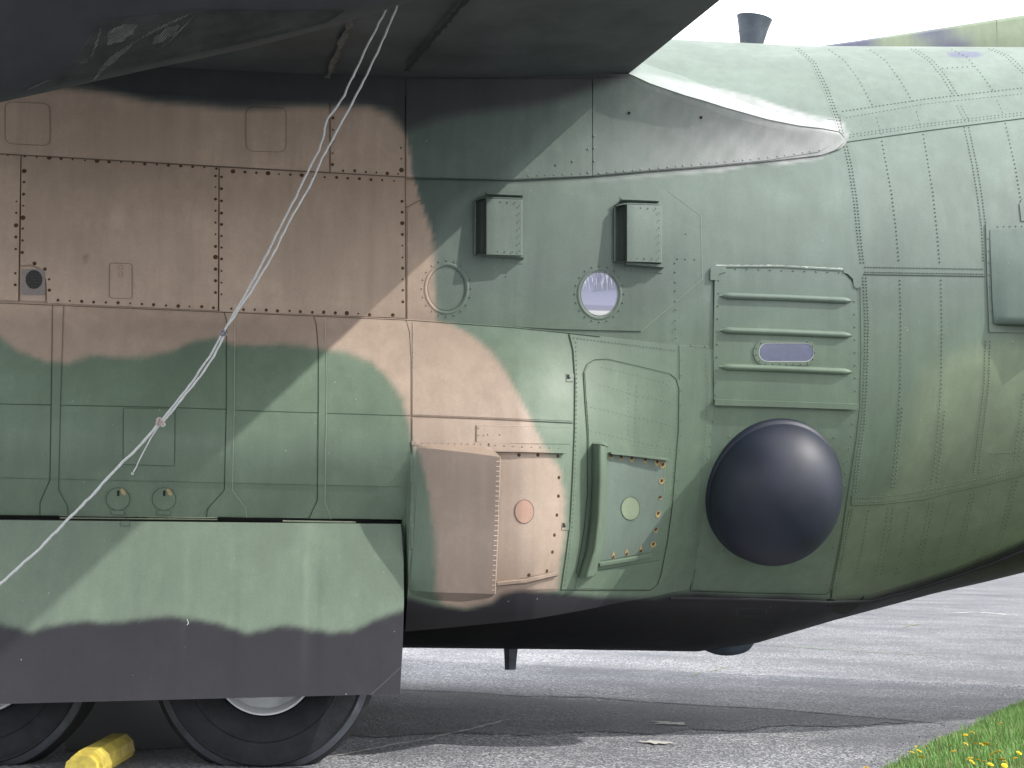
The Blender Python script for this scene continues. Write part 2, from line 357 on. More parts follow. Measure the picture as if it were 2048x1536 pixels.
def normals(P, Y, e=.004):
    x, z = P[:, 0], P[:, 2]
    gx = (Y(x+e, z)-Y(x-e, z))/(2*e); gz = (Y(x, z+e)-Y(x, z-e))/(2*e)
    n = np.stack([-gx, -np.ones_like(gx), -gz], -1); return n/np.linalg.norm(n, axis=1)[:, None]
def sweep_geo(line, Y, prof, h=0., step=10, cap=True, closed=False):
    L_ = dens(line, step, closed); P = hit(L_, Y, h); Nn = normals(P, Y)
    T = (np.roll(P, -1, 0)-np.roll(P, 1, 0)) if closed else np.gradient(P, axis=0)
    T /= np.linalg.norm(T, axis=1)[:, None]+1e-12; S = np.cross(Nn, T)
    prof = np.asarray(prof, float); k = len(prof)
    V = (P[:, None]+S[:, None]*prof[None, :, 0:1]+Nn[:, None]*prof[None, :, 1:2]).reshape(-1, 3)
    n = len(P); F = grid_faces(n, k)
    if closed: F += [((n-1)*k+j, (n-1)*k+j+1, j+1, j) for j in range(k-1)]
    elif cap and k > 2: F += [tuple(range(k)), tuple(range((n-1)*k+k-1, (n-1)*k-1, -1))]
    return V, F
class MB:
    def __init__(s): s.V = []; s.F = []; s.C = []; s.n = 0
    def add(s, V, F, c=None):
        V = np.asarray(V, float)
        s.V.append(V); s.F += [tuple(i+s.n for i in f) for f in F]; s.n += len(V)
        if c is not None: s.C.append(np.broadcast_to(c, (len(V), 3)))
        return s
    def build(s, name, m, parent=None, **k):
        return mesh_obj(name, np.concatenate(s.V), s.F, m, parent, np.concatenate(s.C) if s.C else None, **k)
FLAT = lambda w: [(-w/2, 0), (w/2, 0)]
STRIP = lambda w, t: [(-w/2, 0), (-w/2, t), (w/2, t), (w/2, 0)]
ROUND = lambda w, t, n=6: [(-w/2*cos(pi*i/n), t*sin(pi*i/n)) for i in range(n+1)]
def seams(mb, lines, Y, h, tone='dark', wd=.006, closed=False, jitter=True):
    for ln in lines:
        V, F = sweep_geo(ln, Y, FLAT(wd*.8), h+.0012, 8, closed=closed)
        c = paint(V); c = c*.32 if tone == 'dark' else c*1.25+np.array([.10, .11, .08])
        if tone == 'mid': c = paint(V)*.5
        mb.add(V, F, c)
def rivet_pts(mb, q, Y, h, r=.0045, ht=.0022, m='p', n=6, dk=.88):
    q = np.atleast_2d(np.asarray(q, float)); P = hit(q, Y, h); Nn = normals(P, Y)
    C = paint(P)*dk
    for p, nn, c in zip(P, Nn, C):
        a = np.cross(nn, [0, 0, 1.]); a /= np.linalg.norm(a); b = np.cross(nn, a)
        V = []
        for rr, hh in ((r, 0), (r*.75, ht*.75)):
            for k in range(n): t = 2*pi*k/n; V.append(p+rr*(cos(t)*a+sin(t)*b)+nn*hh)
        V.append(p+nn*ht)
        F = [(k, (k+1) % n, n+(k+1) % n, n+k) for k in range(n)]+[(n+k, n+(k+1) % n, 2*n) for k in range(n)]
        mb.add(V, F, c)
def along(line, sp, jit=.0):
    p = np.asarray(line, float); s = np.concatenate([[0], np.cumsum(np.hypot(*np.diff(p, axis=0).T))])
    t = np.arange(sp/2, s[-1], sp); t = t+np.random.uniform(-jit, jit, len(t))
    return np.stack([np.interp(t, s, p[:, 0]), np.interp(t, s, p[:, 1])], -1)
def shift(line, dx, dy=0): return [(a+dx, b+dy) for a, b in line]
def loft(name, curves, Y, parent, n=24, m='paint', sub=2, kind='body', sharp=None, col=None):
    """curves: lists of (px,py,height off the skin); skinned one to the next"""
    R = []
    for c in curves:
        c = np.array([tuple(p)+(0.,)*(3-len(p)) for p in c], float); s = np.concatenate([[0], np.cumsum(np.hypot(*np.diff(c[:, :2], axis=0).T))]); s += np.arange(len(s))*1e-6
        t = np.linspace(0, s[-1], n); R.append(np.stack([np.interp(t, s, c[:, k]) for k in range(3)], -1))
    full = []
    for a, b in zip(R[:-1], R[1:]):
        for k in range(sub): full.append(a+(b-a)*k/sub)
    full.append(R[-1]); G = np.concatenate(full); P = hit(G[:, :2], Y, G[:, 2])
    F = grid_faces(len(full), n)
    a, b, c = P[F[0][0]], P[F[0][1]], P[F[0][2]]
    if np.cross(b-a, c-a)@(CAM-a) < 0: F = [f[::-1] for f in F]
    cc = paint(P, kind) if col is None else np.tile(col, (len(P), 1))
    return mesh_obj(name, P, F, m, parent, cc, sharp=sharp)

# ================================================================== GROUND
def ground_material(name='worn_asphalt', k=1., k2=1.):
    m = bpy.data.materials.new(name); m.use_nodes = True; t = m.node_tree; b = t.nodes['Principled BSDF']; L = t.links.new; N = t.nodes.new
    co = N('ShaderNodeTexCoord').outputs['Object']
    def noise(sc_, det=6, rg=.6, vec=co):
        n = N('ShaderNodeTexNoise'); n.inputs['Scale'].default_value = sc_; n.inputs['Detail'].default_value = det; n.inputs['Roughness'].default_value = rg; L(vec, n.inputs['Vector']); return n.outputs['Fac']
    def rng(x, a0, a1, b0, b1):
        r = N('ShaderNodeMapRange'); [setattr(r.inputs[i+1], 'default_value', v) for i, v in enumerate((a0, a1, b0, b1))]; L(x, r.inputs[0]); return r.outputs[0]
    vo = N('ShaderNodeTexVoronoi'); vo.inputs['Scale'].default_value = 75; L(co, vo.inputs['Vector'])
    sepc = N('ShaderNodeSeparateColor'); L(vo.outputs['Color'], sepc.inputs[0])
    stone = rng(sepc.outputs[0], .45, .95, 0., 1.)
    mpv = N('ShaderNodeMapping'); mpv.inputs['Scale'].default_value = (.9, 1.1, 1); L(co, mpv.inputs['Vector'])
    wear = rng(noise(.9, 9, .68, mpv.outputs[0]), .36, .62, .2, .9)
    mul = N('ShaderNodeMath'); mul.operation = 'MULTIPLY'; L(stone, mul.inputs[0]); L(wear, mul.inputs[1])
    mx = N('ShaderNodeMixRGB'); mx.inputs[1].default_value = (.118*k, .122*k, .138*k, 1); mx.inputs[2].default_value = (.56*k2, .56*k2, .57*k2, 1); L(mul.outputs[0], mx.inputs[0])
    big = N('ShaderNodeVectorMath'); big.operation = 'SCALE'; L(mx.outputs[0], big.inputs[0]); sxx = N('ShaderNodeSeparateXYZ'); L(co, sxx.inputs[0]); ml = N('ShaderNodeMath'); ml.operation = 'MULTIPLY'
    L(rng(noise(.45, 6), .3, .7, .72, 1.1), ml.inputs[0]); L(rng(sxx.outputs[0], 1.5, 7., 1.15, .70), ml.inputs[1]); L(ml.outputs[0], big.inputs['Scale'])
    L(big.outputs[0], b.inputs['Base Color']); b.inputs['Roughness'].default_value = .8; b.inputs['Specular IOR Level'].default_value = .3
    bp = N('ShaderNodeBump'); bp.inputs['Distance'].default_value = .004; L(vo.outputs['Distance'], bp.inputs['Height']); L(bp.outputs[0], b.inputs['Normal'])
    return m
M['asphalt'] = ground_material()
g = mesh_obj('ground', [(-1500, -1500, GZ), (1500, -1500, GZ), (1500, 1500, GZ), (-1500, 1500, GZ)], [(0, 1, 2, 3)], 'asphalt'); g['kind'] = 'structure'
M['tar'] = mat('crack_filler', (.05, .05, .052), .9, noise=(.4, 12.))
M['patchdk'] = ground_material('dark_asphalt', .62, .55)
M['chalk'] = mat('pale_crack_edge', (.50, .49, .46), .9, noise=(.35, 25.))
M['weed'] = mat('crack_weeds', (.16, .24, .06), .9, noise=(.5, 30.))
def ground_strip(name, line, wd, m, z=.004, jit=.3, step=12):
    L_ = dens(line, step); P = np.array([at_z(x, y, GZ+z) for x, y in L_]); n = len(P)
    T = np.gradient(P, axis=0); T /= np.linalg.norm(T, axis=1)[:, None]; S = np.stack([-T[:, 1], T[:, 0], 0*T[:, 0]], -1)
    wa = wd*(1+jit*np.random.randn(n)); off = wd*jit*np.random.randn(n)
    env = np.clip(np.minimum(np.arange(n), np.arange(n)[::-1])/3., .15, 1)
    V = np.stack([P-S*((wa*env)/2+off)[:, None], P+S*((wa*env)/2-off)[:, None]], 1).reshape(-1, 3)
    o = mesh_obj(name, V, grid_faces(n, 2), m); o['kind'] = 'structure'; return o
ground_strip('pavement_crack', [(700, 1375), (805, 1379), (930, 1384), (1040, 1392), (1180, 1394), (1260, 1401), (1400, 1410), (1536, 1417), (1620, 1424), (1760, 1436), (1900, 1448)], .035, 'tar', jit=.25, step=9)
ground_strip('pavement_crack', [(640, 1516), (700, 1506), (800, 1486), (860, 1476), (960, 1453), (1022, 1437)], .022, 'chalk', z=.008, jit=.3, step=9)
ground_strip('pavement_crack', [(1380, 1353), (1400, 1345), (1440, 1338), (1462, 1330)], .016, 'weed', z=.008, jit=.5)
ground_strip('pavement_crack', [(1540, 1288), (1590, 1293), (1660, 1298), (1760, 1304), (1840, 1309), (1900, 1310)], .022, 'weed', z=.008, jit=.6)
ground_strip('pavement_crack', [(1800, 1255), (1840, 1247), (1860, 1240)], .04, 'weed', z=.008, jit=.6)
ground_strip('pavement_crack', [(1880, 1226), (1960, 1224), (2048, 1232)], .06, 'chalk', z=.008, jit=.5)
def ground_patch(name, poly, m, z, jit):
    B = dens(poly, 7, True); B = B+np.random.randn(*B.shape)*np.array([jit, jit*.45]); P = [at_z(a, b, GZ+z) for a, b in B]
    vs, es, fs, *_r = delaunay_2d_cdt([Vector((p[0], p[1])) for p in P], [(i, (i+1) % len(P)) for i in range(len(P))], [], 1, 1e-6)
    o = mesh_obj(name, [(v[0], v[1], GZ+z) for v in vs], [tuple(f) for f in fs], m); o['kind'] = 'structure'; return o
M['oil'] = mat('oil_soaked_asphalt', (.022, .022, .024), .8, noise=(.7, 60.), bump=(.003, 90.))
ground_patch('oil_stain', [(120, 1394), (430, 1394), (430, 1486), (330, 1497), (240, 1503), (130, 1500)], 'oil', .004, 3)  # near-black sheet paints in the deep shade between the wheels
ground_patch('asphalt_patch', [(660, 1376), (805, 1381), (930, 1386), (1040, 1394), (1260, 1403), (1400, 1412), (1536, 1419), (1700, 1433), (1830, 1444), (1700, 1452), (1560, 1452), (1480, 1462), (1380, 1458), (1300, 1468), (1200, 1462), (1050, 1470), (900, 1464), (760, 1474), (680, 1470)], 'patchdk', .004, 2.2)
# thin broken chalk scuffs in the shaded patch
for ln, wd in (([(1312, 1441), (1330, 1444), (1350, 1447), (1372, 1449)], .16), ([(1276, 1483), (1300, 1484), (1350, 1485)], .13)):
    ground_strip('pavement_scuff', ln, wd, 'chalk', z=.010, jit=.2, step=10)

# ================================================================== AIRCRAFT
ac = tag(empty('military_transport_aircraft'), 'large tan, green and charcoal camouflaged four-engined transport aircraft parked on the asphalt', 'aircraft')

# ---- hull skin
xs = np.unique(np.round(np.concatenate([np.arange(-12, -2.2, .3), np.arange(-2.2, 5.5, .017), np.arange(5.5, 11.01, .15)]), 4))
def hull_ring(x):
    zb, zt, W = fus_par(x); zm = zt-2.16*np.clip((zt-zb)/4.32, .25, 1)**.8
    return zb, zt, W, zm
th1 = np.linspace(-pi/2, pi/2, 250)       # camera side
th2 = np.linspace(pi/2, 3*pi/2, 50)[1:-1]
th = np.concatenate([th1, th2]); V = []
for x in xs:
    zb, zt, W, zm = hull_ring(x); s = np.sin(th); c = np.cos(th)
    e = np.where(s > 0, 2., 2.25); H = np.where(s > 0, zt-zm, zm-zb)
    z = zm+H*np.sign(s)*np.abs(s)**(2/e); y = -W*np.sign(c)*np.abs(c)**(2/e)
    V.append(np.stack([np.full_like(z, x), y, z], -1))
V = np.concatenate(V); F = grid_faces(len(xs), len(th), closed=True)
F += [tuple(range(len(th)))[::-1], tuple(range((len(xs)-1)*len(th), len(xs)*len(th)))]
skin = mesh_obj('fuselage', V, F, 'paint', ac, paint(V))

# ---- brown side panels under the wing (thick applied panels with open joints)
HP = .012
SC = []           # rusty screws: (px,py,size,surface,h,parent)
def side_panel(poly, **k): return plate('skin_panel', poly, YF, HP, ac, step=9, th=.03, **k)
p1 = side_panel([(-260, 294), (40.8, 311), (36, 602), (-260, 587)])
vent_arch = [(39, 533), (60, 531), (78, 537), (88, 549), (92, 566), (92, 605)]
p2 = side_panel([(43.2, 311), (437, 335), (435.5, 621), (95, 606), (93, 566), (89, 548), (79, 535), (62, 529), (41, 531)])
p3 = side_panel([(439.2, 335), (809.5, 355), (810.5, 636), (438.8, 622)])
def rows(line, sp, par, size=3.2, skip=.05, Y=YF, h=HP, big=.12):
    for a, b in along(line, sp, .8):
        if random.random() < skip: continue
        SC.append((a, b+random.uniform(-.8, .8), size*random.choice([.6, .75, .9, 1., 1.]) * (1.5 if random.random() < big else 1), Y, h, par))
rows([(38, 312), (438, 337)], 24, p2); rows([(49, 330), (47, 390), (44, 520)], 23.3, p2); rows([(431, 340), (431, 600)], 23.4, p2)
rows([(104, 600), (430, 615)], 24, p2, big=.3); rows([(98, 548), (99, 598)], 22, p2, skip=0)
SC.append((69, 527, 4, YF, HP, p2)); SC.append((90, 538, 3.5, YF, HP, p2))
rows([(33, 390), (30, 590)], 24, p1, size=3.2); rows([(-20, 306), (30, 311)], 24, p1)
rows([(443, 343), (443, 610)], 23.4, p3); rows([(455, 342), (800, 363)], 23, p3, big=.25); rows([(804, 390), (806, 625)], 22.5, p3, skip=0); rows([(452, 617), (800, 631)], 23, p3)
# upper side panels on the wing fairing wall
wallx = np.arange(-12, XEND+.001, .0175); wallx = np.concatenate([np.arange(-12, -2.2, .25), np.arange(-2.2, XEND, .0175), [XEND]])
def wall_mesh():
    rowsZ = []
    nw, ns = 40, 14; V = []
    for x in wallx:
        zl = float(np.interp(x, wl_x, wl_z)); zc = max(float(np.interp(x, cr_x, cr_z)), zl+.01)
        z = np.linspace(zl, zc, nw); y = YWbase(np.full(nw, x))+lean(x)*np.linspace(0, 1, nw)**2.6
        zz = np.linspace(0, 1, ns)
        # shelf runs inward until it is inside the hull
        yc = y[-1]; s = zz*.62; zs = zc+s/1.9; ysf = yc-s
        # rounded crest
        V.append(np.stack([np.full(nw+ns, x), -np.concatenate([y-.012*(np.linspace(0, 1, nw)**12), ysf-.004]), np.concatenate([z, zs])], -1))
    V = np.concatenate(V); return V, grid_faces(len(wallx), nw+ns)
V, F = wall_mesh()
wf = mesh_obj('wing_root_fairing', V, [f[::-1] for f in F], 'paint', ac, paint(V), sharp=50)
pw1 = plate('skin_panel', [(-260, 150), (-60, 165), (657, 205), (657, 342), (437, 331), (-260, 291)], YW, .004, ac, step=9, th=.012)
pw2 = plate('skin_panel', [(662, 205), (700, 205), (806, 210), (808, 350), (662, 343)], YW, .004, ac, step=9, th=.012)
rows([(666, 225), (665, 335)], 23, pw2, Y=YW, h=.004); rows([(676, 340), (806, 348)], 22, pw2, Y=YW, h=.004, skip=0); rows([(802, 285), (803, 345)], 22, pw2, Y=YW, h=.004)
pw3 = plate('skin_panel', [(813, 158), (1184, 158), (1184.5, 351), (1024, 358), (813, 353)], YW, .004, ac, step=9, th=.012)
for pts in ([(1186, 156), (1250, 156), (1285, 176), (1370, 205), (1450, 230), (1535, 253), (1600, 266), (1645, 272), (1660, 290), (1640, 303), (1536, 320), (1420, 331), (1300, 340), (1186, 350)],):
    pw4 = plate('skin_panel', pts, YW, .004, ac, step=8, th=.012)

# ---- seams (grime in the open joints)
sm = MB()
seams(sm, [[(42, 309), (37, 603)], [(438, 335), (437, 622)], [(810, 355), (812, 638)]], YF, .002, 'dark', .009)
seams(sm, [[(-100, 301), (0, 308), (437, 333), (810, 354)]], YW, .002, 'dark', .008)
seams(sm, [[(660, 205), (660, 345)], [(811, 190), (811, 355)], [(1185, 165), (1185, 353)]], YW, .002, 'dark', .005)
seams(sm, [[(812, 358), (1024, 361), (1184, 354), (1300, 344), (1420, 335), (1536, 324), (1640, 312), (1672, 300), (1688, 286)]], YW, .003, 'dark', .0045)
seams(sm, [[(812, 415), (841, 400)]], YF, .002, 'dark', .006)
stuff(sm.build('panel_seam', 'grime', ac))

# ---- hatches
def outline(parent, poly, Y, h, tone='dark', wd=.005):
    mb = MB(); seams(mb, [poly], Y, h, tone, wd, closed=True); return stuff(mb.build('hatch_seam', 'grime', parent))
def hatch(poly, Y, h, par, name='hatch', tone='mid', wd=.0045):
    o = plate(name, poly, Y, h, par, step=9, th=.004); outline(o, poly, Y, h, tone, wd); return o
hatch(rrect(492, 213, 572, 302, 14, .03), YW, .006, pw1)
hatch(rrect(10, 203, 100, 287, 14, .05), YW, .006, pw1)
hatch(rrect(219, 526, 264, 596, 6, .03), YF, HP+.002, p2)
for cy in (535, 548):
    o = plate('latch', ell(241, cy, 4, 4, 12), YF, HP+.005, p2, step=4, th=.003); outline(o, ell(241, cy, 4.4, 4.4, 12), YF, HP+.004, 'mid', .003)
# cabin air vent with a wire screen
vg = plate('vent_plate', [(41, 535), (60, 533), (78, 540), (86, 552), (90, 568), (90, 603), (41, 601)], YF, .010, ac, step=8, th=.01)
vf = plate('vent_frame', [(43, 538), (86, 538), (90, 545), (90, 590), (43, 590)], YF, .0125, vg, step=8, th=.003, m='mesh', col=(.3, .28, .27), holes=[ell(68, 559, 17, 19, 28)])
plate('vent_opening', ell(68, 559, 17.5, 19.5, 28), YF, .0108, vg, step=8, th=.001, m='dark', col=(.01, .01, .01))
wm = MB()
for k in range(-6, 7):
    a = k*2.7; r = math.sqrt(max(0, 17**2-a*a))
    wm.add(*sweep_geo([(68+a, 559-r*1.1), (68+a, 559+r*1.1)], YF, FLAT(.0006), .0120, 20)); wm.add(*sweep_geo([(68-r, 559+a*1.1), (68+r, 559+a*1.1)], YF, FLAT(.0006), .0122, 20))
stuff(wm.build('wire_screen', 'mesh', vg))

# ---- landing-gear fairing
def fairing_mesh(name, x0, x1, zbf, dx=.017):
    X = np.arange(x0, x1, dx); X = np.append(X, x1); n = 110; V = []
    for x in X:
        zt = float(np.interp(x, st_x, st_z)); zb = zbf(x); z = np.linspace(zt, zb, n)
        y = YS(np.full(n, x), z)
        zi = np.array([zb+.01, zb+.02]); yi = np.array([min(1.9, y[-1]-.08), min(1.2, y[-1]-.3)])
        y0 = YF(np.array([x]), np.array([zt]))-.05
        V.append(np.stack([np.full(n+3, x), -np.concatenate([y0, y, yi]), np.concatenate([[zt+.002], z, zi])], -1))
    V = np.concatenate(V); k = n+3; F = [f[::-1] for f in grid_faces(len(X), k)]
    F += [tuple(range(k)), tuple(range((len(X)-1)*k, len(X)*k))[::-1]]
    F = [f[::-1] for f in F]
    return mesh_obj(name, V, F, 'paint', ac, paint(V), sharp=40)
sp1 = fairing_mesh('landing_gear_fairing', -2.8, X805, lambda x: float(np.interp(x, dz_x, dz_z))+.025)
sp2 = fairing_mesh('landing_gear_fairing', X805, XSE, lambda x: float(np.interp(x, sb_x, sb_z)))
ST = .004
topc = lambda x: float(np.interp(x, [-300, 0, 437, 812, 1024, 1120, 1200, 1425], [592, 607, 625, 641, 656, 666, 675, 700]))
def curvx(pts): return lambda y: float(np.interp(y, [p[1] for p in pts], [p[0] for p in pts]))
S = {'a': [(105, 609), (104, 700), (100, 960), (80, 1005), (80, 1031)], 'b': [(127, 612), (121, 800), (117, 980), (135, 1012), (136, 1031)],
     'c': [(448, 624), (453, 640), (453, 800), (449, 980), (415, 1018), (413, 1035)], 'd': [(470, 626), (469, 800), (465, 980), (492, 1017), (494, 1036)],
     'e': [(627, 632), (633, 650), (637, 700), (637, 800), (635, 1000), (619, 1035), (618, 1038)], 'f': [(650, 634), (654, 760), (650, 1005), (662, 1036), (662, 1039)],
     'g': [(812, 640), (819, 665), (822, 720), (822, 885)]}
HY = [(-260, 802), (0, 808), (350, 815), (512, 822), (820, 832)]
hy = lambda x: float(np.interp(x, [p[0] for p in HY], [p[1] for p in HY]))
def band(l, r, y0f, y1f, inset=1.0, name='skin_panel', h=ST):
    """panel between two seam lines, from y0f(x) to y1f(x)"""
    lx, rx = curvx(l), curvx(r)
    ya, yb = y0f(lx(650)), y1f(lx(900)); P = []
    yl0, yl1 = y0f(l[0][0]), y1f(l[-1][0]); yr0, yr1 = y0f(r[0][0]), y1f(r[-1][0])
    for y in np.linspace(yr0+inset, yr1-inset, 40): P.append((rx(y)-inset, y))
    for x in np.linspace(rx(yr1)-inset, lx(yl1)+inset, 8)[1:-1]: P.append((x, y1f(x)-inset))
    for y in np.linspace(yl1-inset, yl0+inset, 40): P.append((lx(y)+inset, y))
    for x in np.linspace(lx(yl0)+inset, rx(yr0)-inset, 8)[1:-1]: P.append((x, y0f(x)+inset))
    return plate(name, P, YS, h, sp1, step=7, th=.008)
botd = lambda x: 1031+(x)*.0105
Lf = [(-260, 595), (-260, 1028)]
sps = {}
for l, r in (('L', 'a'), ('b', 'c'), ('d', 'e'), ('f', 'g')):
    ll = Lf if l == 'L' else S[l]; rr = S[r]
    if r == 'g': rr = [(812, 640), (819, 665), (822, 720), (822, 885), (818, 1000), (805, 1041)]
    sps[l+'u'] = band(ll, rr, topc, hy); sps[l+'l'] = band(ll, rr, hy, botd)
for l, r in (('a', 'b'), ('c', 'd'), ('e', 'f')): band(S[l], S[r], topc, botd, .3, 'joint_strap', ST+.0015)
sm = MB()
seams(sm, [S['a'], S['c'], S['e']], YS, ST+.002, 'dark', .0048); seams(sm, [S['b']], YS, ST+.004, 'mid', .004); seams(sm, [S['d'], S['f']], YS, ST+.004, 'light', .0045)
seams(sm, [S['g'], [(822, 832), (980, 838), (1146, 846)]], YS, .003, 'dark', .006)
seams(sm, [HY], YS, .002, 'mid', .006)
seams(sm, [[(-260, 591), (0, 606), (437, 624), (812, 640), (1024, 655), (1120, 664.5), (1200, 673.5)]], YS, .001, 'dark', .007)
DK = [(1138, 668), (1146, 700), (1150, 760), (1149, 860), (1145, 960), (1140, 1050), (1131, 1120), (1122, 1181)]
seams(sm, [DK], YS, .003, 'dark', .010)
D2L = [(1167, 745), (1170, 800), (1175, 870), (1175, 990), (1168, 1060), (1160, 1110), (1152, 1148)]
D2R = [(1340, 748), (1352, 758), (1358, 778), (1357, 860), (1350, 945), (1345, 1010), (1335, 1085), (1322, 1150), (1315, 1170), (1300, 1181), (1240, 1181), (1122, 1180)]
seams(sm, [D2L, D2R], YS, .003, 'dark', .007); seams(sm, [[(1167, 745), (1174, 728), (1190, 719), (1215, 718), (1280, 733), (1340, 748)]], YS, .003, 'mid', .005)
seams(sm, [[(1358, 690), (1359, 760)]], YS, .003, 'mid', .005)
stuff(sm.build('panel_seam', 'grime', sp1))
for cx in (236, 328):
    h1 = plate('latch_cover', ell(cx, 998, 23, 22, 24), YS, ST+.0055, sps['bl'], step=8, th=.004); outline(h1, ell(cx, 998, 23.5, 22.5, 26), YS, ST+.0045, 'mid', .0045)
    plate('latch_slot', [(cx-2, 984-3), (cx+3, 981), (cx+3, 992), (cx-2, 992)], YS, ST+.0065, h1, step=4, th=.002, m='dark', col=(.01, .01, .01))
    plate('bleached_stain', smooth([(cx+5, 978), (cx+12, 979), (cx+16, 990), (cx+9, 989)], 4), YS, ST+.0062, h1, step=5, th=.0004, m='stain', col=(.3, .25, .15))
    hatch([(cx-14, 1020), (cx+13, 1021), (cx+13, 1030), (cx-14, 1029)], YS, ST+.0045, sps['bl'], 'hinge_cover', 'mid', .003)
hatch([(247, 816), (350, 818), (349, 932), (246, 929)], YS, ST+.002, sps['bl'])
# loose sections aft of the seam: tan cowl panel and green door panel
cw1 = plate('skin_panel', [(825, 645), (1022, 659), (1134, 670), (1142, 700), (1146, 760), (1145, 842), (980, 835), (825, 829)], YS, .004, sp2, step=7, th=.008)
cw2 = plate('skin_panel', [(825, 836), (980, 841), (1145, 849), (1141, 960), (1136, 1050), (1127, 1120), (1119, 1178), (1008, 1182), (1000, 1186), (836, 1186), (830, 1000), (825, 880)], YS, .004, sp2, step=7, th=.008)
drp = plate('access_door', [(1170, 745), (1177, 730), (1192, 722), (1215, 721), (1280, 736), (1338, 751), (1349, 760), (1355, 778), (1354, 860), (1347, 945), (1342, 1010), (1332, 1085), (1319, 1150), (1312, 1168), (1298, 1178), (1240, 1178), (1150, 1177), (1163, 1110), (1171, 1060), (1178, 990), (1178, 870), (1173, 800)], YS, .004, sp2, step=7, th=.008)
rv = MB()
for ln, sp in (([(1152, 680), (1154, 760), (1153, 860), (1150, 960), (1145, 1050), (1137, 1120), (1130, 1170)], 9), ([(1200, 734), (1270, 750), (1330, 765), (1344, 780)], 9),
               ([(1174, 800), (1178, 862)], 9), ([(1196, 768), (1270, 790), (1345, 806)], 9), ([(1178, 813), (1260, 832), (1346, 851)], 9), ([(1178, 861), (1260, 880), (1343, 898)], 9),
               ([(1257, 765), (1256, 875)], 9), ([(1274, 770), (1268, 880)], 9), ([(1325, 770), (1322, 805)], 9), ([(1324, 850), (1316, 890)], 9),
               ([(1354, 778), (1353, 860), (1346, 945), (1341, 1010), (1331, 1085), (1318, 1150)], 9), ([(1362, 705), (1364, 770), (1363, 860), (1356, 945), (1351, 1010), (1342, 1085), (1328, 1160)], 30),
               ([(1145, 675), (1350, 700)], 7), ([(826, 700), (827, 740)], 10), ([(1412, 705), (1417, 780), (1412, 860), (1404, 950), (1395, 1050), (1388, 1170)], 8)):
    rivet_pts(rv, along(ln, sp), YS, .004, .0042, .002)
rivet_pts(rv, along([(832, 760), (850, 780), (1020, 790)], 14), YS, .0035, .004, .001)
rivet_pts(rv, [(957, 856), (957, 870), (968, 870), (976, 869), (1000, 869)], YS, .008, .006, .003)
stuff(rv.build('rivets', 'paint', sp2))
for cy, cx in ((755, 1141), (1052, 1132)):
    la = plate('latch', [(cx-8, cy-8), (cx+7, cy-7), (cx+6, cy+8), (cx-8, cy+8)], YS, .009, sp2, step=6, th=.006)
    plate('latch_gap', [(cx-7, cy-6), (cx-2, cy-6), (cx-2, cy-1), (cx+1, cy), (cx-2, cy+3), (cx-7, cy+3)], YS, .0100, la, step=6, th=.001, m='dark', col=(.01, .01, .01))

# ---- aft facing exhaust scoop (tan)
scoop = empty('x'); bpy.data.objects.remove(scoop)
ramp = loft('exhaust_scoop', [[(835, 895, .006), (834, 960, .006), (829, 1050, .006), (824, 1120, .006), (820, 1180, .01)],
                              [(870, 898, .075), (872, 960, .08), (872, 1050, .08), (868, 1120, .08), (862, 1184, .075)],
                              [(935, 905, .172), (936, 960, .178), (935, 1050, .178), (930, 1120, .178), (924, 1186, .172)],
                              [(1000, 914, .262), (999, 960, .266), (996, 1050, .266), (993, 1120, .266), (990, 1188, .256)]], YS, sp2, n=30, sub=5)
loft('scoop_top', [[(832, 886, .004), (880, 887, .004), (975, 891, .006), (984, 897, .05), (1000, 913, .25)], [(835, 895, .006), (870, 898, .075), (935, 905, .172), (985, 912, .24), (1000, 914, .262)]], YS, ramp, n=24, sub=5)
loft('scoop_underside', [[(820, 1180, .01), (862, 1184, .075), (924, 1186, .172), (990, 1188, .256)], [(822, 1188, .004), (862, 1200, .004), (924, 1204, .004), (980, 1196, .004)]], YS, ramp, n=20, sub=4)
lipc = [(1000, 914, .262), (999, 960, .266), (996, 1050, .266), (993, 1120, .266), (990, 1188, .256)]
loft('scoop_lip', [lipc, [(a+1.5, b, h-.03) for a, b, h in lipc], [(a-4, b, h-.06) for a, b, h in lipc]], YS, ramp, n=20, sub=1)
tb = MB()
for k in range(27):
    y = 922+k*9.9; x = np.interp(y, [914, 1050, 1188], [1000, 996, 990])
    P = hit([(x-7, y), (x+.5, y), (x+.5, y+1.6), (x-7, y+1.6)], YS, .270); tb.add(P, [(0, 1, 2, 3)], TAN*1.5)
stuff(tb.build('lip_notches', 'paint', ramp))
def ledge(name, line, wd, t, Y, h, par):
    V, F = sweep_geo(line, Y, STRIP(wd, t), h, 12); return mesh_obj(name, V, F, 'paint', par, paint(V), smoothf=False)
fl = plate('flange', [(823, 882), (880, 880), (977, 886), (977, 893), (880, 888), (823, 890)], YS, .010, sp2, step=7, th=.006)
plate('doubler_plate', [(953, 850), (1143, 854), (1141, 888), (977, 886), (953, 884)], YS, .0075, sp2, step=7, th=.004)
sm = MB(); seams(sm, [[(953, 884), (953, 850)], [(985, 1172), (1050, 1168), (1117, 1151)]], YS, .008, 'mid', .005); seams(sm, [[(953, 850), (1143, 854)]], YS, .008, 'light', .003); stuff(sm.build('panel_seam', 'grime', sp2))
pl1 = plate('outlet_plate', [(986, 905), (1121, 907), (1126, 960), (1124, 1040), (1117, 1110), (1110, 1142), (1000, 1166), (992, 1160), (1000, 1000)], YS, .007, sp2, step=7, th=.004)
ledge('drip_ledge', [(978, 893), (1050, 896), (1127, 900)], .040, .010, YS, .006, pl1); ledge('drip_ledge', [(979, 903), (1050, 904), (1127, 906)], .010, .030, YS, .006, pl1)
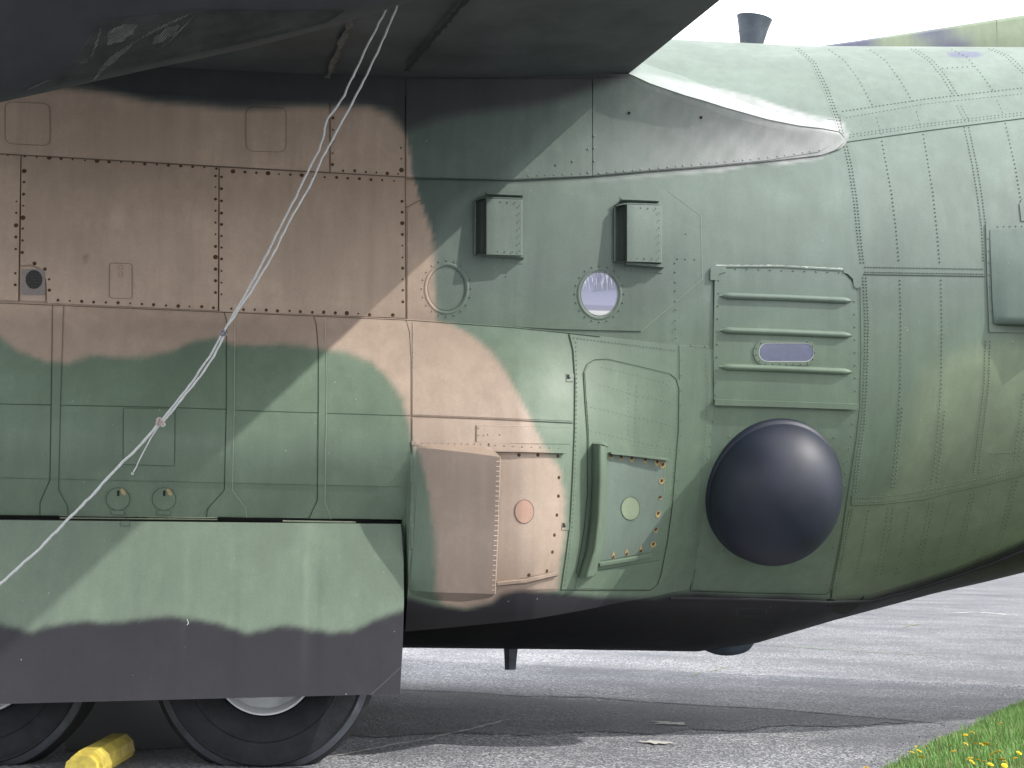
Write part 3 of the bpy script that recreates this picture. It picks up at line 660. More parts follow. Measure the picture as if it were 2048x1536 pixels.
ledge('drip_ledge', [(993, 1166), (1050, 1160), (1114, 1145)], .016, .02, YS, .007, pl1)
cp = plate('round_cover', ell(1049, 1023, 18.5, 23, 32), YS, .0105, pl1, step=6, th=.003, col=TAN*np.array([1.05, .86, .82])); outline(cp, ell(1049, 1023, 19, 23.5, 36), YS, .0100, 'mid', .0045)
for a, b in ((1038, 910), (1076, 910), (1116, 912), (1118, 955), (1117, 992), (1114, 1030), (1109, 1070), (1105, 1104), (1094, 1142), (1058, 1150)): SC.append((a, b, 3.4, YS, .008, pl1))
# ---- second outlet on the green access door
Lc = [(1184, 890), (1184, 960), (1180, 1040), (1172, 1100), (1156, 1154)]; Cc = [(1199, 889), (1199, 960), (1196, 1040), (1189, 1100), (1172, 1155)]; Dc = [(1210, 892), (1210, 960), (1207, 1040), (1200, 1100), (1186, 1152)]
hg = lambda c, h: [(a, b, h) for a, b in c]
Ec = [(1215, 895), (1213, 960), (1211, 1040), (1204, 1100), (1192, 1148)]
ow = loft('outlet_cowl', [hg(Lc, .004), [(a+3, b, .035) for a, b in Lc], [(a-4, b, .085) for a, b in Cc], hg(Cc, .11), [(a-3, b, .115) for a, b in Dc], hg(Dc, .105), hg(Ec, .02), [(a+2, b, .005) for a, b in Ec]], YS, drp, n=30, sub=2)
loft('cowl_end_cap', [[(1184, 889, .004), (1187, 888.5, .035), (1195, 888, .085), (1203, 888.5, .11), (1209, 890, .105), (1216, 894, .005)], [(1184, 884, .0), (1188, 884, .0), (1195, 884, .0), (1203, 884, .0), (1209, 885, .0), (1218, 890, .0)]], YS, ow, n=12, sub=2)
pl2 = plate('outlet_plate', [(1214, 905), (1334, 918), (1331, 960), (1325, 1040), (1312, 1085), (1303, 1104), (1200, 1122), (1207, 1040), (1212, 960)], YS, .0085, drp, step=7, th=.004, col=np.array([.132, .172, .146]))
ledge('drip_ledge', [(1213, 898), (1270, 903), (1335, 910)], .045, .010, YS, .008, drp); ledge('drip_ledge', [(1215, 906), (1270, 911), (1335, 918)], .010, .035, YS, .008, drp)
ledge('drip_ledge', [(1195, 1127), (1250, 1118), (1305, 1107)], .018, .022, YS, .008, drp)
sm = MB(); seams(sm, [[(1191, 1142), (1260, 1130), (1320, 1120)]], YS, .005, 'mid', .004); seams(sm, [[(1331, 920), (1329, 985)]], YS, .009, 'light', .003); stuff(sm.build('panel_seam', 'grime', drp))
cp = plate('round_cover', ell(1261, 1017, 18, 22.5, 32), YS, .012, pl2, step=6, th=.003, col=(.21, .26, .175)); outline(cp, ell(1261, 1017, 18.5, 23, 36), YS, .0115, 'mid', .004)
rv = MB(); rivet_pts(rv, ell(1261, 1017, 24, 27, 16), YS, .0087, .003, .001); rivet_pts(rv, along([(1216, 898), (1332, 911)], 10), YS, .018, .0045, .002); stuff(rv.build('rivets', 'paint', drp))
for a, b, s, d in ((1223, 911, 1, 4), (1243, 914, 1, 4), (1264, 916, 1.2, 6), (1291, 919, 1.1, 5), (1315, 923, 1.8, 4), (1326, 929, 1.9, 2), (1324, 961, 1.8, 2), (1321, 994, 1.2, 2), (1317, 1026, 1.8, 4), (1312, 1059, 1.2, 4), (1307, 1088, 2.0, 1), (1282, 1102, 1, -9), (1254, 1108, 1.1, -8), (1227, 1114, 1, -9)):
    SC.append((a, b, 3.3, YS, .012, pl2))
    e = smooth([(a-3.2*s, b+d*.3), (a+.5, b-3*s+min(d, 0)), (a+3.0*s, b), (a+1*s, b+2.5*s+max(d, 0)), (a-2*s, b+3.4*s+max(d, 0)*.7)], 3)
    o = plate('rust_stain', e, YS, .0108, pl2, step=4, th=.0003, m='stain', col=(.3, .3, .1))

# ---- landing gear door
dr = plate('landing_gear_door', [(-260, 1033), (0, 1040), (802, 1048), (807, 1120), (808, 1200), (806, 1280), (800, 1388), (0, 1408), (-260, 1414)], YD, .0, ac, step=6, th=.035, kind='door')
dV = dr.data
plate('door_back', [(-258, 1034), (800, 1049), (806, 1200), (799, 1387), (-258, 1413)], YD, -.034, dr, step=60, th=.002, kind='door', m='dark', col=(.02, .02, .02))
hin = MB()
for l in ([(120, 1034.5), (435, 1037.5)], [(565, 1041), (712, 1044)]):
    V, F = sweep_geo(l, YS, ROUND(.017, .008), .006, 12); hin.add(V, F, np.tile([.24, .27, .2], (len(V), 1)))
stuff(hin.build('piano_hinge', 'paint', dr))
gp = MB()
for l, wd in (([(-200, 1031), (0, 1033), (118, 1034)], .018), ([(118, 1033.5), (436, 1037)], .008), ([(436, 1037.5), (500, 1039), (566, 1040)], .022), ([(566, 1039), (714, 1041.5)], .008), ([(714, 1041), (730, 1044), (797, 1045)], .014)):
    V, F = sweep_geo(l, YS, FLAT(wd), .014, 10); gp.add(V, F, np.tile([.008, .008, .008], (len(V), 1)))
stuff(gp.build('hinge_gap', 'grime', dr))
hatch([(241, 1042), (259, 1042), (259, 1052), (241, 1052)], YD, .003, dr, 'inspection_cover', 'mid', .003)
V, F = sweep_geo([(374, 1238), (377, 1246), (374, 1250)], YD, FLAT(.004), .003, 4); mesh_obj('scratch', V, F, 'bare', dr)
V, F = sweep_geo([(741, 1390), (770, 1364), (802, 1334)], YD, FLAT(.004), .002, 6); mesh_obj('scratch', V, F, 'wingp', dr)
# strip between the door and the scoop
strip = plate('closing_strip', [(807, 1046), (828, 1046), (826, 1090), (820, 1140), (815, 1190), (812, 1190), (811, 1120)], YS, .006, sp2, step=6, th=.006)
rv = MB(); rivet_pts(rv, [(823, 934), (823, 966), (822, 998), (821, 1042), (820, 1098), (813, 1071), (812, 1127)], YS, .010, .006, .003)
rivet_pts(rv, along([(826, 885), (975, 888)], 13), YS, .013, .004, .002); rivet_pts(rv, along([(982, 890), (1124, 897)], 18), YS, .017, .005, .003); stuff(rv.build('rivets', 'paint', sp2))
sm = MB(); seams(sm, [[(822, 885), (821, 1000), (817, 1090), (808, 1170), (806, 1195)]], YS, .008, 'dark', .008); stuff(sm.build('panel_seam', 'grime', sp2))

# ---- octagonal doubler with two round windows
OCT = [(815, 417), (905, 378), (985, 371), (1120, 374), (1338, 382), (1402, 430), (1405, 558), (1282, 663), (1120, 659), (1030, 653), (815, 641)]
oc = plate('window_doubler', OCT, YF, .004, ac, step=8, th=.006, holes=[ell(893, 577, 37, 45, 36), ell(1199, 588, 40, 47, 36)])
sm = MB(); seams(sm, [[(1338, 382), (1402, 430), (1405, 558), (1282, 663)]], YF, .0055, 'light', .003); seams(sm, [[(1282, 663), (1120, 659), (1040, 655), (812, 640)]], YF, .003, 'dark', .006)
stuff(sm.build('panel_seam', 'grime', oc))
def ring_obj(name, cx, cy, rx, ry, wd, t, par, h=.004, m='paint'):
    V, F = sweep_geo(ell(cx, cy, rx, ry, 48), YF, ROUND(wd, t, 4), h, 500, closed=True); return mesh_obj(name, V, F, m, par, paint(V))
def window(cx, cy, painted):
    pane = plate('round_window', ell(cx, cy, 40, 46, 40), YF, .0015, ac, step=9, th=.001, m='paint' if painted else 'glass', col=None)
    ring_obj('window_ring', cx, cy, 42, 49, .020, .0035, pane)
    mb = MB(); seams(mb, [ell(cx, cy, 37.5, 44, 40)], YF, .004, 'mid', .004, closed=True)
    stuff(mb.build('gasket', 'grime', pane))
    if not painted:
        V, F = sweep_geo(ell(cx, cy, 37.5, 43.5, 48), YF, FLAT(.006), .0035, 500, closed=True); mesh_obj('chipped_gasket', V, F, 'bare', pane)
    r = MB(); rivet_pts(r, ell(cx, cy, 49, 56, 20), YF, .005, .0055, .0045); stuff(r.build('ring_screws', 'paint', pane))
    return pane
window(893, 577, True)['label'] = 'round window painted over in green and tan'
window(1199, 588, False)['label'] = 'clear round window with crazed glass'

# ---- two hooded vents above the windows
def hood(x0, xc, x1, y0, y1, sk=.03):
    hs = .092; dark_tone = lambda o_, f: [setattr(d_, 'color', (d_.color[0]*f, d_.color[1]*f, d_.color[2]*f, 1)) for d_ in o_.data.attributes['paint'].data]
    def cv(x, h, a=0, b=0): return [(x, y0+a+(x-x0)*sk, h), (x, (y0+y1)/2, h), (x, y1-b+(x-x0)*sk, h)]
    mth = loft('hood_mouth', [cv(x0+3, .006, 6, 0), cv(x0+(xc-x0)*.4, .012, 4, 0), cv(x0+(xc-x0)*.75, .035, 2, 0), cv(xc-3, .070, 0, 0), cv(xc, hs, 0, 0)], YF, ac, n=10, sub=2); dark_tone(mth, .42)  # mouth colour darkened to paint in the shade of a hollow
    lip_ = loft('mouth_lip', [cv(x0, .004, 8, 0), cv(x0+1.5, .026, 7, 0), cv(x0+3.5, .026, 7, 0), cv(x0+4, .004, 6, 0)], YF, ac, n=10, sub=1)
    o = loft('vent_hood', [cv(xc, hs, 0, 0), cv(xc+2, hs*1.01, 0, 0), cv(xc+(x1-xc)*.5, hs*.93), cv(x1, hs*.86), cv(x1+1, .07), cv(x1+2, .004)], YF, ac, n=10, sub=2, sharp=30)
    mth.parent = o; lip_.parent = o
    T = [(x0, y0+8, .004), (x0+4, y0+5, .03), (x0+(xc-x0)*.55, y0+2, .075), (xc, y0, hs), (x1, y0+2, hs*.86)]
    loft('hood_top', [T, [(a, b-5, .004) for a, b, h in T]], YF, o, n=10, sub=2)
    Bt = [(x0, y1, .004), (x0+4, y1, .03), (x0+(xc-x0)*.55, y1, .075), (xc, y1, hs), (x1, y1+2, hs*.86)]
    loft('hood_bottom', [Bt, [(a, b+4, .004) for a, b, h in Bt]], YF, o, n=10, sub=2)
    r = MB(); rivet_pts(r, along([(xc+5, y0+7), (x1-4, y0+9), (x1-4, y1-5), (xc+5, y1-5)], 15), YF, hs-.004, .0045, .004); stuff(r.build('rivets', 'paint', o))
    return o
v1 = hood(948, 973, 1043, 396, 508); v2 = hood(1227, 1254, 1322, 408, 522)
for (a, b, c, d), v in (((972, 393, 1044, 396), v1), ((968, 512, 1046, 517), v1), ((1240, 404, 1315, 407), v2), ((1250, 530, 1325, 536), v2)):
    ledge('drip_ledge', [(a, b), (c, d)], .016, .05, YF, .004, v)
    dy = -7 if b < 450 else 6
    ledge('ledge_flange', [(a, b+dy), (c, d+dy)], .030, .003, YF, .004, v)
    r = MB(); rivet_pts(r, along([(a, b+dy), (c, d+dy)], 26), YF, .007, .005, .003); stuff(r.build('rivets', 'paint', v))
# scattered skin rivets on the mid hull
rv = MB()
for ln, sp in (([(1350, 516), (1352, 690)], 19), ([(1345, 517), (1402, 519)], 18), ([(1370, 690), (1415, 693)], 28)): rivet_pts(rv, along(ln, sp, 2), YF, .006, .0055, .003)
rivet_pts(rv, [(1372, 468), (1526, 553), (1012, 553)], YF, .005, .005, .003)
stuff(rv.build('rivets', 'paint', ac))
for q in ((1258, 226), (1402, 235)): plate('drain_hole', ell(q[0], q[1], 3, 3, 10), YW, .0085, pw4, step=3, th=.001, m='dark', col=(.01, .01, .01))
rv = MB(); rivet_pts(rv, along([(1190, 347), (1300, 337), (1536, 315), (1640, 300)], 17, 2), YW, .005, .007, .002); rivet_pts(rv, along([(1050, 352), (1180, 346)], 17, 2), YW, .005, .006, .002)
rivet_pts(rv, [(1176, 298), (1188, 296), (1188, 322), (1176, 345), (1112, 330), (1145, 323), (1188, 272)], YW, .005, .008, .003); stuff(rv.build('rivets', 'paint', pw4))

# ---- paratroop door
PD = [(1430, 534), (1560, 534), (1684, 541), (1712, 575), (1717, 640), (1715, 811), (1560, 806), (1428, 803), (1427, 700)]
pd = plate('paratroop_door', PD, YF, .010, ac, step=8, th=.014, holes=[rrect(1513, 684, 1627, 726, 20)])
for yy in (596, 665, 738):
    V, F = sweep_geo([(1438, yy-4.5), (1570, yy), (1705, yy+6)], YF, ROUND(.042, .026, 8), .009, 9)
    P = V.reshape(-1, 9, 3); c0 = (P[:, 0]+P[:, -1])/2
    for k, f in ((0, .05), (1, .7), (-1, .05), (-2, .7)): P[k] = c0[k]+(P[k]-c0[k])*f
    mesh_obj('stiffening_rib', P.reshape(-1, 3), F, 'paint', pd, paint(V))
ledge('drip_ledge', [(1428, 804), (1570, 808), (1715, 813)], .034, .022, YF, .010, pd)
ledge('door_gasket', [(1430, 533), (1560, 533), (1684, 540)], .010, .004, YF, .012, pd)
V, F = sweep_geo([(1432, 531), (1560, 531.5), (1690, 538)], YF, FLAT(.008), .014, 6); V = V+np.random.randn(len(V), 3)*.0012; mesh_obj('chipped_edge', V, F, 'bare', pd)
plate('hinge_bracket', [(1421, 537), (1426, 532), (1452, 533), (1453, 543), (1438, 548), (1433, 560), (1421, 560)], YF, .016, pd, step=6, th=.008)
plate('hinge_bracket', [(1687, 536), (1712, 537), (1722, 552), (1723, 574), (1712, 577), (1708, 572), (1706, 558), (1696, 548), (1687, 545)], YF, .016, pd, step=6, th=.008)
wn = plate('door_window', rrect(1507, 679, 1634, 731, 25), YF, .016, pd, step=8, th=.008, holes=[rrect(1517, 685, 1629, 724, 19)])
gl = plate('pane', rrect(1516, 684, 1630, 725, 20), YF, .0125, wn, step=9, th=.001, m='pane', col=(.26, .28, .4))
V, F = sweep_geo(rrect(1518, 686, 1628, 723, 18), YF, FLAT(.004), .0145, 9, closed=True); mesh_obj('gasket', V, F, 'bare', wn)
rv = MB(); rivet_pts(rv, along(rrect(1512, 682, 1630, 728, 22)+[(1512+22, 682)], 14), YF, .017, .005, .003, n=6); stuff(rv.build('ring_screws', 'screw', wn))
rv = MB()
rivet_pts(rv, along([(1438, 548), (1432, 800)], 25.5), YF, .011, .0055, .004); rivet_pts(rv, along([(1709, 590), (1711, 800)], 25.5), YF, .011, .0055, .004)
rivet_pts(rv, along([(1460, 537), (1680, 545)], 23), YF, .011, .0055, .004); stuff(rv.build('rivets', 'paint', pd))
sm = MB(); seams(sm, [[(1427, 560), (1429, 690), (1425, 812), (1413, 900), (1398, 1020), (1388, 1110), (1380, 1181)], [(1380, 1182), (1500, 1186), (1650, 1189), (1660, 1184)]], YF, .004, 'dark', .008)
seams(sm, [[(1720, 575), (1722, 700), (1719, 812), (1712, 880), (1700, 960), (1685, 1060), (1660, 1184)]], YF, .004, 'mid', .006)
seams(sm, [[(1358, 690), (1418, 693)]], YF, .003, 'light', .003)
stuff(sm.build('panel_seam', 'grime', ac))
rdp = plate('radome_panel', [(1430, 816), (1560, 819), (1712, 823), (1704, 880), (1690, 960), (1675, 1060), (1652, 1180), (1500, 1181), (1385, 1177), (1393, 1105), (1403, 1020), (1418, 900)], YF, .006, ac, step=9, th=.008)
rv = MB(); rivet_pts(rv, along([(1708, 835), (1694, 930), (1678, 1030), (1666, 1100), (1655, 1170)], 25), YF, .008, .0055, .004)
rivet_pts(rv, along([(1428, 830), (1417, 910), (1404, 1010), (1396, 1090), (1389, 1165)], 25), YF, .008, .005, .004)
rivet_pts(rv, [(1458, 873), (1669, 875), (1448, 1102), (1390, 1141)], YF, .008, .006, .004); stuff(rv.build('rivets', 'paint', rdp))
# radome
c0 = hit([(1548, 985)], YF)[0]; nn = normals(c0[None], YF)[0]; nn = nn+np.array([0, 0, .03]); nn /= np.linalg.norm(nn)
ax = np.cross([0, 0, 1.], nn)*-1; ax /= np.linalg.norm(ax); az = np.cross(nn, ax)*-1
if az[2] < 0: az = -az
RX, RZ, RD = .415, .458, .38; V = []; nr, na = 26, 64
for i in range(nr+1):
    t = pi/2*i/nr
    r = cos(t); d = sin(t)
    for k in range(na): a = 2*pi*k/na; V.append(c0+ax*RX*r*cos(a)+az*RZ*r*sin(a)+nn*(RD*d+.01))
rd = mesh_obj('radome', V, [f for f in grid_faces(nr+1, na, closed=True)], 'radome', ac)
V = []
for i, (r, d) in enumerate(((1.035, -.03), (1.03, .012), (1.0, .02), (.985, .03))):
    for k in range(na): a = 2*pi*k/na; V.append(c0+ax*RX*r*cos(a)+az*RZ*r*sin(a)+nn*d)
mesh_obj('radome_flange', V, grid_faces(4, na, closed=True), 'radome', rd)

# ---- aft hull riveting
c1u = [(1590, 95), (1625, 125), (1651, 180), (1673, 238), (1686, 283)]
c1m = [(1688, 290), (1698, 335), (1708, 400), (1716, 480), (1722, 528)]
c1l = [(1726, 552), (1731, 650), (1728, 768), (1723, 850), (1712, 930), (1706, 985)]
rv = MB(); R_ = lambda ln, sp=8, h=.002, r=.0052: rivet_pts(rv, along(ln, sp, .35), YF, h, r, .0042, dk=.66)
for ln in (c1u, c1m, c1l): R_(ln, 6.5); R_(shift(ln, 6), 6.5)
R_([(1700, 1016), (1690, 1060), (1678, 1120), (1666, 1182)], 6); R_([(1706, 1016), (1696, 1060), (1684, 1120), (1672, 1182)], 6)
for ln in ([(1655, 97), (1690, 122), (1718, 160), (1735, 192), (1746, 212)], [(1738, 98), (1772, 122), (1800, 160), (1815, 185), (1824, 202)], [(1900, 97), (1935, 115), (1960, 145), (1985, 180)],
           [(1752, 232), (1763, 270)], [(1832, 220), (1842, 255)], [(1993, 198), (2005, 225)],
           [(1763, 278), (1783, 384), (1792, 455), (1798, 525)], [(1846, 265), (1866, 384), (1875, 470), (1880, 527)], [(2010, 243), (2030, 330), (2045, 420)],
           [(1800, 556), (1802, 650), (1801, 768), (1795, 860), (1787, 940), (1783, 980)], [(1882, 556), (1884, 650), (1883, 768), (1876, 860), (1868, 940), (1864, 966)], [(2048, 785), (2042, 830), (2032, 890), (2028, 925)],
           [(1738, 1018), (1725, 1090), (1712, 1155)], [(1820, 1012), (1807, 1080), (1792, 1148)], [(1902, 1000), (1888, 1060), (1868, 1135)], [(1982, 975), (1965, 1050), (1947, 1115)]): R_(ln, 8.3)
for ln in ([(1820, 97), (1858, 122), (1885, 155), (1903, 185), (1910, 193)], [(1975, 97), (2010, 112), (2048, 148)], [(1912, 210), (1930, 243)], [(1928, 252), (1945, 330), (1954, 384), (1964, 460), (1967, 527)],
           [(1971, 680), (1969, 768), (1958, 860), (1948, 946)]): R_(ln, 6.4); R_(shift(ln, 9), 6.4)
for ln in ([(1805, 812), (1799, 880), (1792, 950), (1789, 978)], [(1890, 818), (1883, 890), (1874, 966)], [(2050, 850), (2036, 925)],
           [(1777, 1014), (1767, 1080), (1752, 1152)], [(1860, 1003), (1846, 1070), (1828, 1142)], [(1942, 985), (1927, 1055), (1906, 1125)], [(2028, 960), (2010, 1030), (1990, 1100)],
           [(1787, 1014), (1777, 1080), (1762, 1150)], [(1869, 1001), (1855, 1070), (1838, 1140)], [(1950, 983), (1935, 1055), (1915, 1122)], [(2036, 958), (2018, 1030), (1998, 1098)]): R_(ln, 8.3)
for ln, sp in (([(1682, 223), (1850, 198), (2052, 175)], 7.5), ([(1690, 236), (1850, 208), (2052, 187)], 7.5), ([(1696, 275), (1850, 253), (2052, 229)], 7.5), ([(1696, 270), (1850, 248), (2052, 224)], 7.5), ([(1880, 137), (1945, 133)], 10),
               ([(1728, 534), (1968, 538)], 5.7), ([(1728, 544), (1968, 548)], 5.7), ([(1672, 1192), (1740, 1189), (1820, 1168), (1900, 1140), (1980, 1110), (2052, 1080)], 6.3), ([(1974, 907), (2030, 906)], 6)): R_(ln, sp)
for y0 in (244, 254, 264):
    for x in range(1700, 1905, 22): rivet_pts(rv, [(x+(y0-244), y0-(x-1700)*.13)], YF, .002, .0035, .002)
rivet_pts(rv, ell(1942, 1092, 7, 7, 9), YF, .002, .004, .003); rivet_pts(rv, ell(1942, 1092, 3.5, 3.5, 5), YF, .002, .004, .003); rivet_pts(rv, ell(1993, 932, 9, 9, 11), YF, .002, .004, .003)
stuff(rv.build('rivets', 'paint', ac))
# lapped panels of the tail section
lap = plate('skin_panel', [(1688, 284), (1850, 261), (1990, 243), (2110, 228), (2110, 176), (2052, 181), (1850, 203), (1680, 229)], YF, .003, ac, step=9, th=.006)
sm = MB(); seams(sm, [[(1686, 285), (1850, 262), (1990, 244), (2110, 229)]], YF, .002, 'dark', .007); seams(sm, [[(1726, 549), (1850, 551), (1970, 553)]], YF, .002, 'dark', .006)
seams(sm, [[(1588, 94), (1622, 124), (1648, 180), (1670, 238), (1683, 286)]], YF, .002, 'light', .004); seams(sm, [[(1656, 1214), (1668, 1160), (1682, 1085), (1693, 1010)]], YF, .002, 'mid', .005); seams(sm, [[(1655, 238), (1676, 240)]], YF, .002, 'dark', .004)
stuff(sm.build('panel_seam', 'grime', ac))
belt_t = [(1704, 991), (1760, 989), (1830, 979), (1900, 965), (1980, 947), (2060, 926), (2120, 908)]; belt_b = [(2120, 929), (2060, 947), (1980, 968), (1900, 986), (1850, 999), (1760, 1009), (1703, 1011)]
bs = plate('splice_strap', belt_t+belt_b, YF, .006, ac, step=8, th=.008)
rv = MB()
for dy in (5, 14): rivet_pts(rv, along([(a+4, b+dy) for a, b in belt_t[:-1]], 5.6), YF, .008, .0045, .003)
stuff(rv.build('rivets', 'paint', bs)); sm = MB(); seams(sm, [belt_b[:]], YF, .002, 'dark', .005); stuff(sm.build('panel_seam', 'grime', bs))
# raised fairing at the right edge of the view
bxp = plate('deflector_frame', [(1972, 447), (2150, 446), (2150, 668), (1979, 664), (1975, 560)], YF, .010, ac, step=9, th=.014)
df = loft('air_deflector', [[(1980, 459, .014), (2010, 459, .02), (2150, 452, .05)], [(1982, 520, .018), (2010, 520, .03), (2150, 520, .09)], [(1985, 600, .02), (2010, 600, .045), (2150, 600, .12)], [(1988, 647, .022), (2010, 647, .055), (2150, 652, .14)], [(1990, 650, .012), (2010, 652, .012), (2150, 658, .012)]], YF, bxp, n=16, sub=3, col=DGREEN*1.15)
rv = MB(); rivet_pts(rv, along([(1977, 465), (1979, 560), (1984, 655)], 24), YF, .012, .005, .003); rivet_pts(rv, along([(1990, 453), (2060, 452)], 12), YF, .012, .005, .003); stuff(rv.build('rivets', 'paint', bxp))
plate('patch_plate', [(2039, 408), (2046, 396), (2150, 392), (2150, 440), (2043, 442)], YF, .007, ac, step=8, th=.008)
# small cavity and cover near the ramp hinge
plate('ramp_hinge_recess', smooth([(1653, 1199), (1664, 1198), (1680, 1204), (1712, 1203), (1728, 1192), (1722, 1205), (1700, 1225), (1682, 1228), (1665, 1222), (1660, 1208)], 3), YF, .003, ac, step=5, th=.003, m='dark', col=(.01, .01, .01))
sm = MB(); seams(sm, [[(1662, 1196), (1664, 1180)], [(1653, 1201), (1663, 1200)]], YF, .003, 'dark', .014); seams(sm, [rrect(1474, 1217, 1533, 1232, 3)], YF, .002, 'light', .003, closed=True); stuff(sm.build('panel_seam', 'grime', ac))
# belly chine strip along the tail
V, F = sweep_geo([(1340, 1196), (1500, 1199), (1650, 1204), (1740, 1202), (1820, 1182), (1900, 1156), (1980, 1128), (2060, 1096), (2120, 1066)], YF, ROUND(.03, .014, 4), .0, 10); mesh_obj('chine_strip', V, F, 'paint', ac, paint(V))

# ---- rusty screws, one object each, one shared mesh
sn = 10; V = []; F = []
for r, h in ((1, 0), (.8, .28), (.35, .34)):
    for k in range(sn): V.append((r*cos(2*pi*k/sn), r*sin(2*pi*k/sn), h))
F = grid_faces(3, sn, closed=True)+[tuple(range(2*sn, 3*sn))]
sme = bpy.data.meshes.new('screw'); sme.from_pydata(V, [], F); sme.materials.append(M['rust'])
sme2 = sme.copy(); sme2.materials[0] = M['screw']
for (a, b, s, Yf, h, par) in SC:
    P = hit([(a, b)], Yf, h); n_ = normals(P, Yf)[0]
    o = bpy.data.objects.new('screw', sme); o.location = P[0]; o.rotation_euler = Vector(n_).to_track_quat('Z', 'Y').to_euler()
    k = s/330; o.scale = (k, k, .006); link(o, par)

# ---- wing, flap joints, nacelle
DIH = tan(radians(2.5))
def wz(y): return ZR+DIH*(-y-2.0)
def on_wing(px, py, dz=0.):
    d = rays([[px, py]])[0]; # z = ZR+DIH*(-y-2)
    t = (ZR+dz-DIH*(CAM[1]+2.0)-CAM[2])/(d[2]+DIH*d[1]); return CAM+d*t
te0 = on_wing(1258, 147); te1 = on_wing(1440, 0); dte = (te1-te0)/(te1[1]-te0[1])
def te(y): return te0[0]+dte[0]*(y-te0[1]) if y > -4.4 else te0[0]+dte[0]*(-4.4-te0[1])
ysw = np.array([-1.2, -1.6, -2, -2.6, -3.3, -4.4, -6, -8, -11, -14, -17, -19.5]); wx = [0, .004, .02, .06, .12, .2, .3, .45, .6, .75, .87, .94, .985, 1.0]
V = []
for y in ysw:
    xt = te(y); ch = 4.9 if y > -9 else 4.9-(-9-y)*.22
    lo = [(xt-ch*(1-0)+ch*u, -.0-.0*u) for u in wx]
    ring = []
    for u in wx[::-1]: ring.append((xt-ch+ch*u, wz(y)-.10*(1-u)*u*4*.8+.012*0))
    for u in wx[1:]: ring.append((xt-ch+ch*u, wz(y)+.03*(1-u)+.55*math.sqrt(u)*(1-u)*1.6+.012))
    V.append([(a, y, b) for a, b in ring])
nr_ = len(V[0]); V = np.array(V).reshape(-1, 3)
wing = mesh_obj('wing', V, [f for f in grid_faces(len(ysw), nr_, closed=True)]+[tuple(range(nr_)), tuple(range((len(ysw)-1)*nr_, len(ysw)*nr_))[::-1]], 'wingp', ac, sharp=40)
def wing_strip(name, a, b, wd, m, dz=-.105):
    n = 30; P = []
    for k in range(n):
        t = k/(n-1); P.append(np.array([a[0]+(b[0]-a[0])*t+random.uniform(-2, 2), a[1]+(b[1]-a[1])*t]))
    Q = np.array([on_wing(p[0], p[1], dz) for p in P]); T = np.gradient(Q, axis=0); T /= np.linalg.norm(T, axis=1)[:, None]; Sx = np.cross(T, [0, 0, 1.]); w_ = wd*(.6+.8*np.random.rand(n))[:, None]/2
    V = np.stack([Q-Sx*w_, Q+Sx*w_], 1).reshape(-1, 3); return mesh_obj(name, V, grid_faces(n, 2), m, wing)
M['scuffs'] = mat('worn_primer', (.10, .095, .085), .8, noise=(.6, 30.))
M['soot'] = mat('soot_black', (.015, .015, .016), .8)
wing_strip('flap_joint', (940, -10), (812, 142), .03, 'soot'); wing_strip('flap_joint', (722, -10), (655, 156), .035, 'scuffs')
# underwing camber sits about 3-10 cm lower; nacelle
NX = [at_y(px, py, -5.0) for px, py in ((-420, 290), (0, 200), (256, 143), (512, 88), (740, 28), (900, -30), (1010, -95))]
V = []; nn_ = 40
for i, p in enumerate(NX):
    zb = p[2]+.01; r = [.62, .58, .54, .50, .44, .36, .25][i]; ztp = wz(-5.0)-.02; hh = (ztp-zb)/2+.1; zc_ = zb+hh
    for k in range(nn_):
        a = 2*pi*k/nn_; V.append((p[0], -5.0-r*cos(a), zc_+hh*sin(a)))
V = [( NX[0][0]-3.0, -5.0+(v[1]+5.0)*.8, 3.95+(v[2]-3.95)*.8) for v in V[:nn_]]+V
nac = mesh_obj('engine_nacelle', V, grid_faces(len(NX)+1, nn_, closed=True)+[tuple(range(nn_)), tuple(range(len(NX)*nn_, (len(NX)+1)*nn_))[::-1]], 'nacp', ac)

NZB = np.array([p[2]+.01 for p in NX]); NXX = np.array([p[0] for p in NX]); NR = np.array([.62, .58, .54, .50, .44, .36, .25])
def YN(x, z):
    zb = np.interp(x, NXX, NZB); rr = np.interp(x, NXX, NR); ztp = wz(-5.0)-.02; hh = (ztp-zb)/2+.1
    v = 1-((z-zb-hh)/hh)**2
    return 5.0+np.where(v > 0, rr*np.sqrt(np.abs(v)), -2*np.abs(v))
def n_strip(name, line, wd, m, h=.003):
    L_ = dens(line, 10); P = hit(L_, YN, h, y0=-5.9); Nn = normals(P, YN); T = np.gradient(P, axis=0); T /= np.linalg.norm(T, axis=1)[:, None]+1e-9; Sd = np.cross(Nn, T)
    n = len(P); wv = wd*np.sin(pi*(np.arange(n)+.6)/(n+.2))*(.7+.6*np.random.rand(n)); V = np.stack([P-Sd*wv[:, None]/2, P+Sd*wv[:, None]/2], 1).reshape(-1, 3)
    return mesh_obj(name, V, grid_faces(n, 2), m, nac)
M['scrape'] = mat('scraped_primer', (.10, .105, .095), .8, noise=(.8, 18.))
for ln, wd in (([(188, 160), (204, 138), (232, 112), (272, 82)], .035), ([(272, 82), (300, 66), (340, 46), (388, 24)], .014), ([(215, 90), (240, 66), (275, 50)], .07), ([(305, 88), (330, 70), (358, 50)], .05), ([(180, 120), (192, 90), (202, 56)], .010), ([(40, 186), (75, 170), (98, 160)], .012), ([(310, 102), (345, 78), (390, 28)], .008), ([(163, 128), (172, 116)], .03)):
    n_strip('paint_scrape', ln, wd, 'scrape')
